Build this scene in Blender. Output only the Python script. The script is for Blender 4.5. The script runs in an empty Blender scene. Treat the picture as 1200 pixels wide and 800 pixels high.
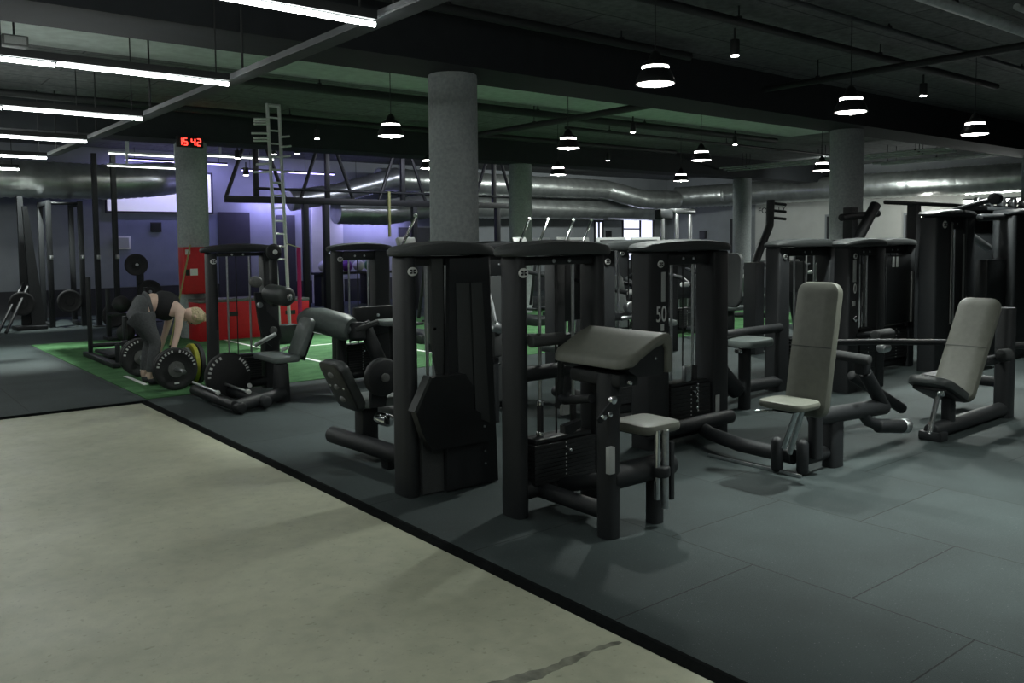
import bpy, bmesh, math, random
from mathutils import Vector, Matrix
random.seed(7)
SC = bpy.context.scene
COL = SC.collection
PI = math.pi

# ---------------------------------------------------------------- materials
def mat(name, col, rough=0.5, metal=0.0, noise=0.0, nscale=40.0, bump=0.0, bscale=200.0, emit=None, estr=0.0, spec=0.5, col2=None):
    m = bpy.data.materials.new(name); m.use_nodes = True
    nt = m.node_tree; b = nt.nodes['Principled BSDF']
    c = (col[0], col[1], col[2], 1)
    b.inputs['Base Color'].default_value = c
    b.inputs['Roughness'].default_value = rough
    b.inputs['Metallic'].default_value = metal
    b.inputs['Specular IOR Level'].default_value = spec
    tc = nt.nodes.new('ShaderNodeTexCoord')
    if noise > 0 or col2:
        n = nt.nodes.new('ShaderNodeTexNoise'); n.inputs['Scale'].default_value = nscale
        n.inputs['Detail'].default_value = 4
        nt.links.new(tc.outputs['Object'], n.inputs['Vector'])
        r = nt.nodes.new('ShaderNodeValToRGB')
        r.color_ramp.elements[0].position = 0.3; r.color_ramp.elements[1].position = 0.7
        if col2:
            r.color_ramp.elements[0].color = c; r.color_ramp.elements[1].color = (*col2, 1)
        else:
            r.color_ramp.elements[0].color = tuple(max(0, x*(1-noise)) for x in col) + (1,)
            r.color_ramp.elements[1].color = tuple(min(1, x*(1+noise)) for x in col) + (1,)
        nt.links.new(n.outputs['Fac'], r.inputs['Fac'])
        nt.links.new(r.outputs['Color'], b.inputs['Base Color'])
    if bump > 0:
        n2 = nt.nodes.new('ShaderNodeTexNoise'); n2.inputs['Scale'].default_value = bscale
        n2.inputs['Detail'].default_value = 2
        nt.links.new(tc.outputs['Object'], n2.inputs['Vector'])
        bp = nt.nodes.new('ShaderNodeBump'); bp.inputs['Strength'].default_value = bump
        bp.inputs['Distance'].default_value = 0.01
        nt.links.new(n2.outputs['Fac'], bp.inputs['Height'])
        nt.links.new(bp.outputs['Normal'], b.inputs['Normal'])
    if emit:
        b.inputs['Emission Color'].default_value = (*emit, 1)
        b.inputs['Emission Strength'].default_value = estr
    return m

def mat_rubber():
    m = mat('rubber_tiles', (0.05, 0.055, 0.055), 0.75, bump=0.35, bscale=260, spec=0.3)
    nt = m.node_tree; b = nt.nodes['Principled BSDF']
    tc = nt.nodes.new('ShaderNodeTexCoord')
    sep = nt.nodes.new('ShaderNodeSeparateXYZ'); nt.links.new(tc.outputs['Object'], sep.inputs[0])
    ax = nt.nodes.new('ShaderNodeMath'); ax.operation = 'SUBTRACT'; ax.inputs[1].default_value = 2.42
    ay = nt.nodes.new('ShaderNodeMath'); ay.operation = 'SUBTRACT'; ay.inputs[1].default_value = 2.41 - 1.013*6 - 1.013*0.5
    nt.links.new(sep.outputs['X'], ax.inputs[0]); nt.links.new(sep.outputs['Y'], ay.inputs[0])
    cmb = nt.nodes.new('ShaderNodeCombineXYZ')
    nt.links.new(ay.outputs[0], cmb.inputs['X']); nt.links.new(ax.outputs[0], cmb.inputs['Y'])
    br = nt.nodes.new('ShaderNodeTexBrick')
    br.inputs['Scale'].default_value = 1; br.inputs['Brick Width'].default_value = 1.013
    br.inputs['Row Height'].default_value = 0.98; br.inputs['Mortar Size'].default_value = 0.0035
    br.inputs['Mortar Smooth'].default_value = 0.1
    br.offset = 0.5; br.offset_frequency = 2; br.squash = 1
    br.inputs['Color1'].default_value = (0.040, 0.054, 0.054, 1)
    br.inputs['Color2'].default_value = (0.034, 0.047, 0.047, 1)
    br.inputs['Mortar'].default_value = (0.008, 0.010, 0.010, 1)
    nt.links.new(cmb.outputs[0], br.inputs['Vector'])
    sp = nt.nodes.new('ShaderNodeTexNoise'); sp.inputs['Scale'].default_value = 110; sp.inputs['Detail'].default_value = 2
    nt.links.new(tc.outputs['Object'], sp.inputs['Vector'])
    rp = nt.nodes.new('ShaderNodeValToRGB'); rp.color_ramp.elements[0].position = 0.66; rp.color_ramp.elements[1].position = 0.74
    rp.color_ramp.elements[0].color = (0, 0, 0, 1); rp.color_ramp.elements[1].color = (1, 1, 1, 1)
    nt.links.new(sp.outputs['Fac'], rp.inputs['Fac'])
    mx = nt.nodes.new('ShaderNodeMixRGB'); mx.blend_type = 'ADD'; mx.inputs['Fac'].default_value = 0.10
    nt.links.new(br.outputs['Color'], mx.inputs['Color1']); nt.links.new(rp.outputs['Color'], mx.inputs['Color2'])
    big = nt.nodes.new('ShaderNodeTexNoise'); big.inputs['Scale'].default_value = 1.7; big.inputs['Detail'].default_value = 6
    nt.links.new(tc.outputs['Object'], big.inputs['Vector'])
    r2 = nt.nodes.new('ShaderNodeValToRGB'); r2.color_ramp.elements[0].position = 0.3; r2.color_ramp.elements[1].position = 0.75
    r2.color_ramp.elements[0].color = (0.72, 0.72, 0.72, 1); r2.color_ramp.elements[1].color = (1.12, 1.12, 1.12, 1)
    nt.links.new(big.outputs['Fac'], r2.inputs['Fac'])
    m2 = nt.nodes.new('ShaderNodeMixRGB'); m2.blend_type = 'MULTIPLY'; m2.inputs['Fac'].default_value = 1
    nt.links.new(mx.outputs['Color'], m2.inputs['Color1']); nt.links.new(r2.outputs['Color'], m2.inputs['Color2'])
    nt.links.new(m2.outputs['Color'], b.inputs['Base Color'])
    return m

def mat_concrete():
    m = mat('polished_concrete', (0.3, 0.3, 0.25), 0.42, bump=0.08, bscale=60, spec=0.4)
    nt = m.node_tree; b = nt.nodes['Principled BSDF']
    tc = nt.nodes.new('ShaderNodeTexCoord')
    def noise(s, d, dist=0.0):
        n = nt.nodes.new('ShaderNodeTexNoise'); n.inputs['Scale'].default_value = s
        n.inputs['Detail'].default_value = d; n.inputs['Distortion'].default_value = dist
        nt.links.new(tc.outputs['Object'], n.inputs['Vector']); return n
    def ramp(src, p0, c0, p1, c1):
        r = nt.nodes.new('ShaderNodeValToRGB'); e = r.color_ramp.elements
        e[0].position = p0; e[1].position = p1; e[0].color = (*c0, 1); e[1].color = (*c1, 1)
        nt.links.new(src, r.inputs['Fac']); return r
    a = ramp(noise(1.1, 12, 0.15).outputs['Fac'], 0.28, (0.365, 0.378, 0.280), 0.72, (0.50, 0.508, 0.382))
    d = ramp(noise(13, 12, 0.1).outputs['Fac'], 0.33, (0.91, 0.915, 0.92), 0.6, (1.02, 1.02, 1.02))
    mx = nt.nodes.new('ShaderNodeMixRGB'); mx.blend_type = 'MULTIPLY'; mx.inputs['Fac'].default_value = 1
    nt.links.new(a.outputs['Color'], mx.inputs['Color1']); nt.links.new(d.outputs['Color'], mx.inputs['Color2'])
    # fine cracks
    v = nt.nodes.new('ShaderNodeTexVoronoi'); v.feature = 'DISTANCE_TO_EDGE'; v.inputs['Scale'].default_value = 1.6
    nz = noise(3, 4); mv = nt.nodes.new('ShaderNodeMixRGB'); mv.inputs['Fac'].default_value = 0.35
    nt.links.new(tc.outputs['Object'], mv.inputs['Color1']); nt.links.new(nz.outputs['Color'], mv.inputs['Color2'])
    nt.links.new(mv.outputs['Color'], v.inputs['Vector'])
    cr = ramp(v.outputs['Distance'], 0.0, (0.86, 0.86, 0.86), 0.006, (1, 1, 1))
    m3 = nt.nodes.new('ShaderNodeMixRGB'); m3.blend_type = 'MULTIPLY'; m3.inputs['Fac'].default_value = 0.0
    nt.links.new(mx.outputs['Color'], m3.inputs['Color1']); nt.links.new(cr.outputs['Color'], m3.inputs['Color2'])
    nt.links.new(m3.outputs['Color'], b.inputs['Base Color'])
    sk = ramp(noise(38, 3).outputs['Fac'], 0.27, (0.55, 0.55, 0.53), 0.37, (1, 1, 1))
    m4 = nt.nodes.new('ShaderNodeMixRGB'); m4.blend_type = 'MULTIPLY'; m4.inputs['Fac'].default_value = 0.55
    nt.links.new(m3.outputs['Color'], m4.inputs['Color1']); nt.links.new(sk.outputs['Color'], m4.inputs['Color2'])
    nt.links.new(m4.outputs['Color'], b.inputs['Base Color'])
    rr = ramp(noise(2.5, 6).outputs['Fac'], 0.3, (0.33, 0.33, 0.33), 0.7, (0.55, 0.55, 0.55))
    nt.links.new(rr.outputs['Color'], b.inputs['Roughness'])
    return m

M = {}
M['black'] = mat('black_powder_coat', (0.015, 0.0172, 0.019), 0.5, noise=0.15, nscale=300, bump=0.25, bscale=420, spec=0.4)
M['dark'] = mat('charcoal_steel', (0.0095, 0.011, 0.012), 0.45, noise=0.1, nscale=60)
M['shroud'] = mat('grey_perforated_shroud', (0.045, 0.05, 0.05), 0.7, noise=0.35, nscale=260)
M['cap'] = mat('moulded_cap_plastic', (0.032, 0.037, 0.037), 0.6, noise=0.12, nscale=180, bump=0.2, bscale=300)
M['pad'] = mat('olive_grey_vinyl', (0.128, 0.134, 0.110), 0.47, noise=0.08, nscale=25, bump=0.12, bscale=350)
M['padside'] = mat('light_olive_vinyl', (0.15, 0.157, 0.128), 0.47, noise=0.06, nscale=25, bump=0.1, bscale=350)
M['padgrey'] = mat('slate_grey_vinyl', (0.125, 0.148, 0.141), 0.42, noise=0.1, nscale=25, bump=0.12, bscale=350)
M['paddark'] = mat('charcoal_vinyl', (0.038, 0.044, 0.043), 0.4, noise=0.1, nscale=25, bump=0.1, bscale=350)
M['chrome'] = mat('chrome', (0.75, 0.77, 0.78), 0.14, 1.0, noise=0.05, nscale=20)
M['steel'] = mat('brushed_steel', (0.55, 0.57, 0.58), 0.35, 1.0, noise=0.12, nscale=60)
M['stack'] = mat('cast_iron_plates', (0.0105, 0.012, 0.013), 0.55, noise=0.2, nscale=120)
M['rubber'] = mat('black_rubber', (0.016, 0.017, 0.018), 0.65, noise=0.2, nscale=80)
M['badge'] = mat('badge_white', (0.62, 0.64, 0.62), 0.4, noise=0.03, nscale=50)
M['ink'] = mat('ink_black', (0.012, 0.013, 0.014), 0.5, noise=0.05)
M['lip'] = mat('rubber_edge_black', (0.006, 0.007, 0.007), 0.95, noise=0.2, spec=0.05)
M['decal'] = mat('decal_grey', (0.40, 0.42, 0.41), 0.5, noise=0.25, nscale=400)
M['white'] = mat('white_print', (0.75, 0.76, 0.74), 0.5, noise=0.03)
M['foam'] = mat('foam_grip', (0.04, 0.043, 0.043), 0.8, noise=0.2, nscale=200, bump=0.2, bscale=500)
M['concrete'] = mat_concrete()
def mat_ceiling():
    m = mat('ceiling_boards', (0.16, 0.17, 0.17), 0.9, bump=0.7, bscale=38)
    nt = m.node_tree; b = nt.nodes['Principled BSDF']; tc = nt.nodes.new('ShaderNodeTexCoord')
    br = nt.nodes.new('ShaderNodeTexBrick'); br.inputs['Scale'].default_value = 1; br.inputs['Brick Width'].default_value = 2.4
    br.inputs['Row Height'].default_value = 0.6; br.inputs['Mortar Size'].default_value = 0.012
    br.inputs['Color1'].default_value = (0.17, 0.18, 0.18, 1); br.inputs['Color2'].default_value = (0.14, 0.15, 0.15, 1); br.inputs['Mortar'].default_value = (0.06, 0.065, 0.065, 1)
    nt.links.new(tc.outputs['Object'], br.inputs['Vector'])
    n = nt.nodes.new('ShaderNodeTexNoise'); n.inputs['Scale'].default_value = 14; n.inputs['Detail'].default_value = 6; nt.links.new(tc.outputs['Object'], n.inputs['Vector'])
    r = nt.nodes.new('ShaderNodeValToRGB'); r.color_ramp.elements[0].position = 0.3; r.color_ramp.elements[1].position = 0.7
    r.color_ramp.elements[0].color = (0.65, 0.65, 0.65, 1); r.color_ramp.elements[1].color = (1.15, 1.15, 1.15, 1); nt.links.new(n.outputs['Fac'], r.inputs['Fac'])
    x = nt.nodes.new('ShaderNodeMixRGB'); x.blend_type = 'MULTIPLY'; x.inputs['Fac'].default_value = 1
    nt.links.new(br.outputs['Color'], x.inputs['Color1']); nt.links.new(r.outputs['Color'], x.inputs['Color2']); nt.links.new(x.outputs['Color'], b.inputs['Base Color'])
    return m
M['rubberfloor'] = mat_rubber()
M['turf'] = mat('artificial_turf', (0.055, 0.15, 0.06), 0.9, bump=0.8, bscale=500, col2=(0.10, 0.23, 0.10), nscale=5, spec=0.15)
M['wall'] = mat('painted_wall_grey', (0.25, 0.27, 0.28), 0.85, noise=0.06, nscale=3, bump=0.05, bscale=80)
M['wallwhite'] = mat('painted_wall_white', (0.55, 0.56, 0.53), 0.85, noise=0.05, nscale=3)
M['walldark'] = mat('painted_wall_dark', (0.03, 0.032, 0.035), 0.8, noise=0.1, nscale=5)
M['ceil'] = mat_ceiling()
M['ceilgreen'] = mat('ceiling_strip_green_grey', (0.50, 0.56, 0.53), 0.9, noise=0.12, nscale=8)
M['beam'] = mat('beam_black', (0.013, 0.016, 0.019), 0.85, noise=0.15, nscale=6)  # the beam's lack of light is put into its black colour
M['column'] = mat('raw_concrete_column', (0.34, 0.37, 0.37), 0.9, noise=0.15, nscale=30, bump=0.3, bscale=70)
M['pipe'] = mat('black_pipe', (0.015, 0.017, 0.018), 0.6, noise=0.1)
M['pipegrey'] = mat('galvanised_pipe', (0.62, 0.65, 0.65), 0.45, 0.0, noise=0.15, nscale=12)
M['tray'] = mat('cable_tray_grey', (0.055, 0.06, 0.065), 0.6, noise=0.15, nscale=12)
M['duct'] = mat('foil_duct', (0.60, 0.63, 0.61), 0.30, 0.85, noise=0.18, nscale=4, bump=0.5, bscale=14)
M['tube'] = mat('tube_light_glow', (1, 1, 1), 0.5, emit=(0.95, 1.0, 0.97), estr=12.5)
M['lampglow'] = mat('pendant_glow', (1, 1, 1), 0.5, emit=(1.0, 0.98, 0.93), estr=9)
M['spotglow'] = mat('spot_glow', (1, 1, 1), 0.5, emit=(1.0, 0.98, 0.94), estr=8)
M['panelglow'] = mat('backlit_white_panel', (1, 1, 1), 0.5, emit=(0.80, 0.82, 1.0), estr=0.125, noise=0.1, nscale=3)
M['violetglow'] = mat('violet_led', (1, 1, 1), 0.5, emit=(0.42, 0.36, 1.0), estr=2.2)
M['windowglow'] = mat('window_daylight', (1, 1, 1), 0.5, emit=(0.55, 0.58, 0.78), estr=0.6)
M['coolglow'] = mat('cove_light', (1, 1, 1), 0.5, emit=(0.95, 1.0, 0.93), estr=1.6)
M['red'] = mat('red_enamel', (0.55, 0.012, 0.02), 0.45, noise=0.06, nscale=20)
M['led'] = mat('red_led', (1, 0.05, 0.03), 0.5, emit=(1.0, 0.03, 0.02), estr=2.2)
M['yellow'] = mat('yellow_rubber', (0.30, 0.30, 0.02), 0.6, noise=0.15, nscale=30)
M['greyiron'] = mat('grey_iron', (0.12, 0.125, 0.12), 0.5, noise=0.15, nscale=40)
M['magenta'] = mat('magenta_band', (0.45, 0.01, 0.12), 0.5, noise=0.1)
M['purple'] = mat('purple_vinyl', (0.16, 0.03, 0.28), 0.5, noise=0.1)
M['greenball'] = mat('green_vinyl', (0.05, 0.2, 0.09), 0.5, noise=0.1)
M['strap'] = mat('olive_strap', (0.30, 0.31, 0.12), 0.7, noise=0.1)
M['skin'] = mat('skin', (0.72, 0.52, 0.42), 0.5, noise=0.05, nscale=20)
M['legging'] = mat('grey_leggings', (0.085, 0.09, 0.095), 0.8, noise=0.2, nscale=60)
M['top'] = mat('black_top', (0.014, 0.014, 0.016), 0.8, noise=0.1)
M['hair'] = mat('blond_hair', (0.55, 0.45, 0.28), 0.6, noise=0.35, nscale=60)
M['shoe'] = mat('dark_shoe', (0.03, 0.03, 0.035), 0.6, noise=0.2)
M['stain'] = mat('dark_stain', (0.17, 0.175, 0.135), 0.5, noise=0.5, nscale=14)
M['bluewall'] = mat('blue_painted_wall', (0.21, 0.235, 0.31), 0.85, noise=0.08, nscale=3)  # blue light falling on this wall is put into its base colour

# ---------------------------------------------------------------- mesh builder
def frame_from(d):
    d = d.normalized()
    up = Vector((0, 0, 1)) if abs(d.z) < 0.95 else Vector((1, 0, 0))
    a = up.cross(d).normalized(); b = d.cross(a).normalized()
    return a, b

class MB:
    def __init__(s): s.bm = bmesh.new()
    def box(s, c, d, rz=0, rx=0, ry=0, bev=0.0, seg=2):
        mtx = Matrix.Translation(c) @ Matrix.Rotation(rz, 4, 'Z') @ Matrix.Rotation(ry, 4, 'Y') @ Matrix.Rotation(rx, 4, 'X') @ Matrix.Diagonal((d[0], d[1], d[2], 1))
        r = bmesh.ops.create_cube(s.bm, size=1, matrix=mtx)
        if bev > 0:
            es = list({e for v in r['verts'] for e in v.link_edges})
            bmesh.ops.bevel(s.bm, geom=es, offset=bev, segments=seg, profile=0.5, affect='EDGES')
        return s
    def box2(s, x0, x1, y0, y1, z0, z1, bev=0.0):
        return s.box(((x0+x1)/2, (y0+y1)/2, (z0+z1)/2), (x1-x0, y1-y0, z1-z0), bev=bev)
    def loops(s, rings, cap=True):
        vs = [[s.bm.verts.new(p) for p in r] for r in rings]
        for a, b in zip(vs[:-1], vs[1:]):
            n = len(a)
            for i in range(n):
                s.bm.faces.new((a[i], a[(i+1) % n], b[(i+1) % n], b[i]))
        if cap:
            s.bm.faces.new(list(reversed(vs[0]))); s.bm.faces.new(vs[-1])
        return s
    def cyl(s, p0, p1, r0, r1=None, n=16):
        p0 = Vector(p0); p1 = Vector(p1); r1 = r0 if r1 is None else r1
        a, b = frame_from(p1-p0)
        ring = lambda p, r: [p + a*math.cos(2*PI*i/n)*r + b*math.sin(2*PI*i/n)*r for i in range(n)]
        return s.loops([ring(p0, r0), ring(p1, r1)])
    def rod(s, p0, p1, r, rr=0.012, n=16):      # cylinder with softened ends
        p0 = Vector(p0); p1 = Vector(p1); d = (p1-p0).normalized(); a, b = frame_from(d)
        ring = lambda p, q: [p + a*math.cos(2*PI*i/n)*q + b*math.sin(2*PI*i/n)*q for i in range(n)]
        return s.loops([ring(p0, r-rr), ring(p0+d*rr*0.35, r-rr*0.3), ring(p0+d*rr, r), ring(p1-d*rr, r), ring(p1-d*rr*0.35, r-rr*0.3), ring(p1, r-rr)])
    def tube(s, pts, r, n=10):
        pts = [Vector(p) for p in pts]; rings = []
        a = None
        for i, p in enumerate(pts):
            d = (pts[min(i+1, len(pts)-1)] - pts[max(i-1, 0)]).normalized()
            if a is None: a, b = frame_from(d)
            else:
                a = (a - d*a.dot(d)).normalized(); b = d.cross(a).normalized()
            rad = r[i] if isinstance(r, (list, tuple)) else r
            rings.append([p + a*math.cos(2*PI*k/n)*rad + b*math.sin(2*PI*k/n)*rad for k in range(n)])
        return s.loops(rings)
    def prism(s, poly, y0, y1, plane='XZ'):
        f = {'XZ': lambda u, v, w: (u, w, v), 'YZ': lambda u, v, w: (w, u, v), 'XY': lambda u, v, w: (u, v, w)}[plane]
        a = [s.bm.verts.new(f(u, v, y0)) for u, v in poly]; b = [s.bm.verts.new(f(u, v, y1)) for u, v in poly]
        n = len(poly)
        for i in range(n): s.bm.faces.new((a[i], a[(i+1) % n], b[(i+1) % n], b[i]))
        s.bm.faces.new(list(reversed(a))); s.bm.faces.new(b)
        return s
    def lathe(s, prof, c=(0, 0, 0), axis='Z', n=24):
        c = Vector(c); rings = []
        for r, z in prof:
            ring = []
            for i in range(n):
                x, y = math.cos(2*PI*i/n)*r, math.sin(2*PI*i/n)*r
                ring.append(c + Vector({'Z': (x, y, z), 'Y': (x, z, y), 'X': (z, x, y)}[axis]))
            rings.append(ring)
        return s.loops(rings)
    def post(s, cx, cy, wx, wy, z0, z1, top=1.0, e=3.2, n=24):
        def ring(z, k):
            out = []
            for i in range(n):
                t = 2*PI*i/n; co, si = math.cos(t), math.sin(t)
                out.append(Vector((cx + math.copysign(abs(co)**(2/e), co)*wx/2*k, cy + math.copysign(abs(si)**(2/e), si)*wy/2*k, z)))
            return out
        return s.loops([ring(z0, 1), ring(z1-0.01, top), ring(z1, top*0.93)])
    def sphere(s, c, r, sc=(1, 1, 1), sub=2):
        mtx = Matrix.Translation(c) @ Matrix.Diagonal((sc[0], sc[1], sc[2], 1))
        bmesh.ops.create_icosphere(s.bm, subdivisions=sub, radius=r, matrix=mtx); return s
    def pad(s, c, d, bev=0.02, rz=0, rx=0, ry=0, corner=0.0):
        # upholstered cushion d = (x, y, thick), rounded in plan and edge
        cr = corner or min(d[0], d[1])*0.22
        def ring(inset, z):
            out = []
            hx, hy = d[0]/2-inset, d[1]/2-inset; q = max(cr-inset, 0.004)
            for (sx, sy, a0) in ((1, 1, 0), (-1, 1, PI/2), (-1, -1, PI), (1, -1, 1.5*PI)):
                for k in range(6):
                    a = a0 + k*PI/10
                    out.append(Vector((sx*(hx-q)+math.cos(a)*q, sy*(hy-q)+math.sin(a)*q, z)))
            return out
        t = d[2]/2; b = min(bev, t*0.95)
        rs = [ring(b, -t), ring(b*0.3, -t+b*0.3), ring(0, -t+b), ring(0, t-b), ring(b*0.3, t-b*0.3), ring(b, t), ring(b+min(d[0], d[1])*0.2, t+0.004)]
        mtx = Matrix.Translation(c) @ Matrix.Rotation(rz, 4, 'Z') @ Matrix.Rotation(ry, 4, 'Y') @ Matrix.Rotation(rx, 4, 'X')
        return s.loops([[mtx @ v for v in r] for r in rs])
    def build(s, name, m, parent=None, smooth=True, shift=True):
        bmesh.ops.recalc_face_normals(s.bm, faces=s.bm.faces)
        me = bpy.data.meshes.new(name)
        root = parent; loc = (0, 0, 0)
        while root is not None and root.parent is not None: root = root.parent
        if root is not None and shift:
            bmesh.ops.translate(s.bm, verts=s.bm.verts, vec=-Vector(root.location))
            loc = (0, 0, 0)
        elif root is None:
            xs = [v.co for v in s.bm.verts]
            lo = [min(v[i] for v in xs) for i in range(3)]; hi = [max(v[i] for v in xs) for i in range(3)]
            loc = ((lo[0]+hi[0])/2, (lo[1]+hi[1])/2, lo[2])
            bmesh.ops.translate(s.bm, verts=s.bm.verts, vec=-Vector(loc))
        s.bm.to_mesh(me); s.bm.free()
        if smooth:
            for p in me.polygons: p.use_smooth = True
            try: me.set_sharp_from_angle(angle=math.radians(40))
            except Exception: pass
        me.materials.append(M[m] if isinstance(m, str) else m)
        o = bpy.data.objects.new(name, me); COL.objects.link(o); o.location = loc
        if parent is not None: o.parent = parent
        return o

def tag(o, label, cat, group=None):
    o['label'] = label; o['category'] = cat
    if group: o['group'] = group
    return o
def thing(name, loc, label, cat, group=None):
    o = bpy.data.objects.new(name, None); COL.objects.link(o); o.location = loc; o.empty_display_size = 0.1
    return tag(o, label, cat, group)
def structure(name, mb, m, smooth=False):
    bm = mb.bm; o = mb.build(name, m, None, smooth); o['kind'] = 'structure'; return o
def world_structure(name, mb, m):    # keeps world coordinates in the mesh (for world-mapped textures)
    e = mb; bmesh.ops.recalc_face_normals(e.bm, faces=e.bm.faces)
    me = bpy.data.meshes.new(name); e.bm.to_mesh(me); e.bm.free(); me.materials.append(M[m])
    o = bpy.data.objects.new(name, me); COL.objects.link(o); o['kind'] = 'structure'; return o
def copy_tree(o, parent=None):
    c = o.copy(); COL.objects.link(c); c.parent = parent
    for ch in list(o.children): copy_tree(ch, c)
    return c
def text_mesh(name, txt, size, mtx, m, parent, sx=1.0, extrude=0.002, align='CENTER', bold=0.0):
    cu = bpy.data.curves.new(name, 'FONT'); cu.body = txt; cu.size = size; cu.align_x = align; cu.align_y = 'CENTER'
    cu.extrude = extrude; cu.offset = bold
    t = bpy.data.objects.new(name, cu); COL.objects.link(t)
    dg = bpy.context.evaluated_depsgraph_get(); dg.update()
    me = bpy.data.meshes.new_from_object(t.evaluated_get(dg)); bpy.data.objects.remove(t)
    mt = Matrix(mtx) @ Matrix.Diagonal((sx, 1, 1, 1))
    root = parent
    while root is not None and root.parent is not None: root = root.parent
    if root is not None: mt = Matrix.Translation(-Vector(root.location)) @ mt
    me.transform(mt); me.materials.clear(); me.materials.append(M[m]); me.name = name
    o = bpy.data.objects.new(name, me); COL.objects.link(o)
    if parent is not None: o.parent = parent
    return o
def face_mtx(p, nrm='-Y'):     # text plane at p facing -Y or -X
    if nrm == '-Y': r = Matrix(((1, 0, 0), (0, 0, -1), (0, 1, 0))).to_4x4()
    else: r = Matrix(((0, 0, -1), (-1, 0, 0), (0, 1, 0))).to_4x4()
    return Matrix.Translation(p) @ r
PEND_W, POOL_W, VIOLET_W, EXPO = 60, 240, 7.5, 1.6
# ================================================================ SETTING
XL, XR, YF, YB, ZC = -3.5, 24.0, -3.0, 20.8, 3.75
world_structure('floor', MB().box2(XL, XR, YF, YB, -0.12, -0.02), 'concrete')
world_structure('rubber_floor', MB().prism([(2.46, YF), (XR, YF), (XR, YB), (XL, YB), (XL, 8.95), (2.46, 8.95)], -0.019, 0.0, 'XY'), 'rubberfloor')
world_structure('turf_floor', MB().box2(2.47, 16.0, 8.98, 15.2, 0.0005, 0.006), 'turf')
structure('trim_1', MB().prism([(2.40, -0.0195), (2.459, -0.0195), (2.459, 0.001), (2.44, 0.001)], YF, 8.915, 'XZ'), 'lip')
structure('trim_2', MB().prism([(8.915, -0.0195), (8.949, -0.0195), (8.949, 0.001), (8.94, 0.001)], XL, 2.42, 'YZ'), 'lip')
world_structure('ceiling', MB().box2(XL, XR, YF, YB, ZC, ZC+0.15), 'ceil')
structure('wall_left', MB().box2(XL-0.15, XL, YF, YB, -0.12, ZC), 'wall')
structure('wall_front', MB().box2(XL, XR, YF-0.15, YF, -0.12, ZC), 'wall')
structure('wall_back', MB().box2(XL, XR, YB, YB+0.15, -0.12, ZC), 'wall')
structure('wall_right', MB().box2(XR, XR+0.15, YF, YB, -0.12, ZC), 'wall')
structure('baseboard_back', MB().box2(XL+0.01, XR-0.4, YB-0.03, YB-0.002, 0.001, 0.60), 'walldark')
structure('trim_3', MB().box2(5.15, 8.2, YB-0.02, YB-0.004, 0.61, 2.28), 'bluewall')  # wall section with its blue glow painted in
structure('trim_4', MB().box2(XR-0.02, XR-0.004, 8.0, 17.0, 0.6, 3.2), 'wallwhite')
structure('trim_5', MB().box2(9.95, 10.85, YB-0.09, YB-0.035, 0.0, 2.6), 'wallwhite')
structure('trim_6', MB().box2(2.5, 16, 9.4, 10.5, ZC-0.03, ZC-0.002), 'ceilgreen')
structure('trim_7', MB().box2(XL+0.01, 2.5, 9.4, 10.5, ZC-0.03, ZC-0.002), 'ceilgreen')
# beams and columns
structure('beam', MB().box2(XL, XR, 6.78, 7.5, 3.25, ZC-0.001), 'beam')
structure('beam.001', MB().box2(XL, XR, 14.15, 14.85, 3.25, ZC-0.001), 'beam')
for cx, cy in ((5.07, 7.25), (12.55, 7.22), (4.84, 14.55), (11.95, 14.55), (19.9, 14.55), (20.0, 7.22)):
    c = MB(); c.lathe([(0.245, 0.001), (0.25, 0.02), (0.25, 3.22), (0.245, 3.249)], (cx, cy, 0), n=40)
    structure('column', c, 'column', True)
# dark panelling, doors and windows on the far walls
for i, (a, b, z1) in enumerate(((7.5, 8.3, 2.35), (9.0, 9.5, 2.3), (12.6, 13.9, 2.0))):
    structure('trim_%d' % (8+i), MB().box2(a, b, YB-0.06, YB-0.031, 0.0, z1, 0.005), 'walldark')
def door(n, y0, y1, z1):
    d = MB().box2(XR-0.06, XR-0.024, y0, y1, 0.001, z1, 0.004); o = structure('door_%d' % n, d, 'walldark')
    h = MB().cyl((XR-0.11, y0+0.1, 1.02), (XR-0.11, y0+0.22, 1.02), 0.012); h.cyl((XR-0.11, y0+0.12, 1.02), (XR-0.06, y0+0.12, 1.02), 0.01)
    e = h.build('door_handle', 'chrome'); l = Vector(e.location) - Vector(o.location); e.parent = o; e.location = l
    f = MB().box2(XR-0.07, XR-0.022, y0-0.06, y0-0.001, 0.001, z1+0.06).box2(XR-0.07, XR-0.022, y1+0.001, y1+0.06, 0.001, z1+0.06).box2(XR-0.07, XR-0.022, y0, y1, z1+0.001, z1+0.06)
    e = f.build('door_frame', 'wall'); l = Vector(e.location) - Vector(o.location); e.parent = o; e.location = l
door(1, 17.15, 17.98, 2.27); door(2, 11.3, 11.95, 2.22); door(3, 13.6, 14.4, 2.25)
def window(n, x0, x1, z0, z1, mull, tr=None):
    o = structure('window_%d' % n, MB().box2(x0, x1, YB-0.03, YB-0.004, z0, z1), 'windowglow')
    f = MB(); t = 0.05
    for a, b, c, d in ((x0-t, x0, z0-t, z1+t), (x1, x1+t, z0-t, z1+t), (x0, x1, z0-t, z0), (x0, x1, z1, z1+t), (mull-0.03, mull+0.03, z0, z1)):
        f.box2(a, b, YB-0.07, YB-0.02, c, d)
    if tr: f.box2(x0, mull, YB-0.07, YB-0.02, tr-0.025, tr+0.025)
    e = f.build('window_frame', 'walldark'); l = Vector(e.location)-Vector(o.location); e.parent = o; e.location = l
window(1, 21.65, 23.15, 0.9, 2.34, 22.5, 1.98)
window(2, 20.3, 20.62, 0.9, 2.2, 20.46)
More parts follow.
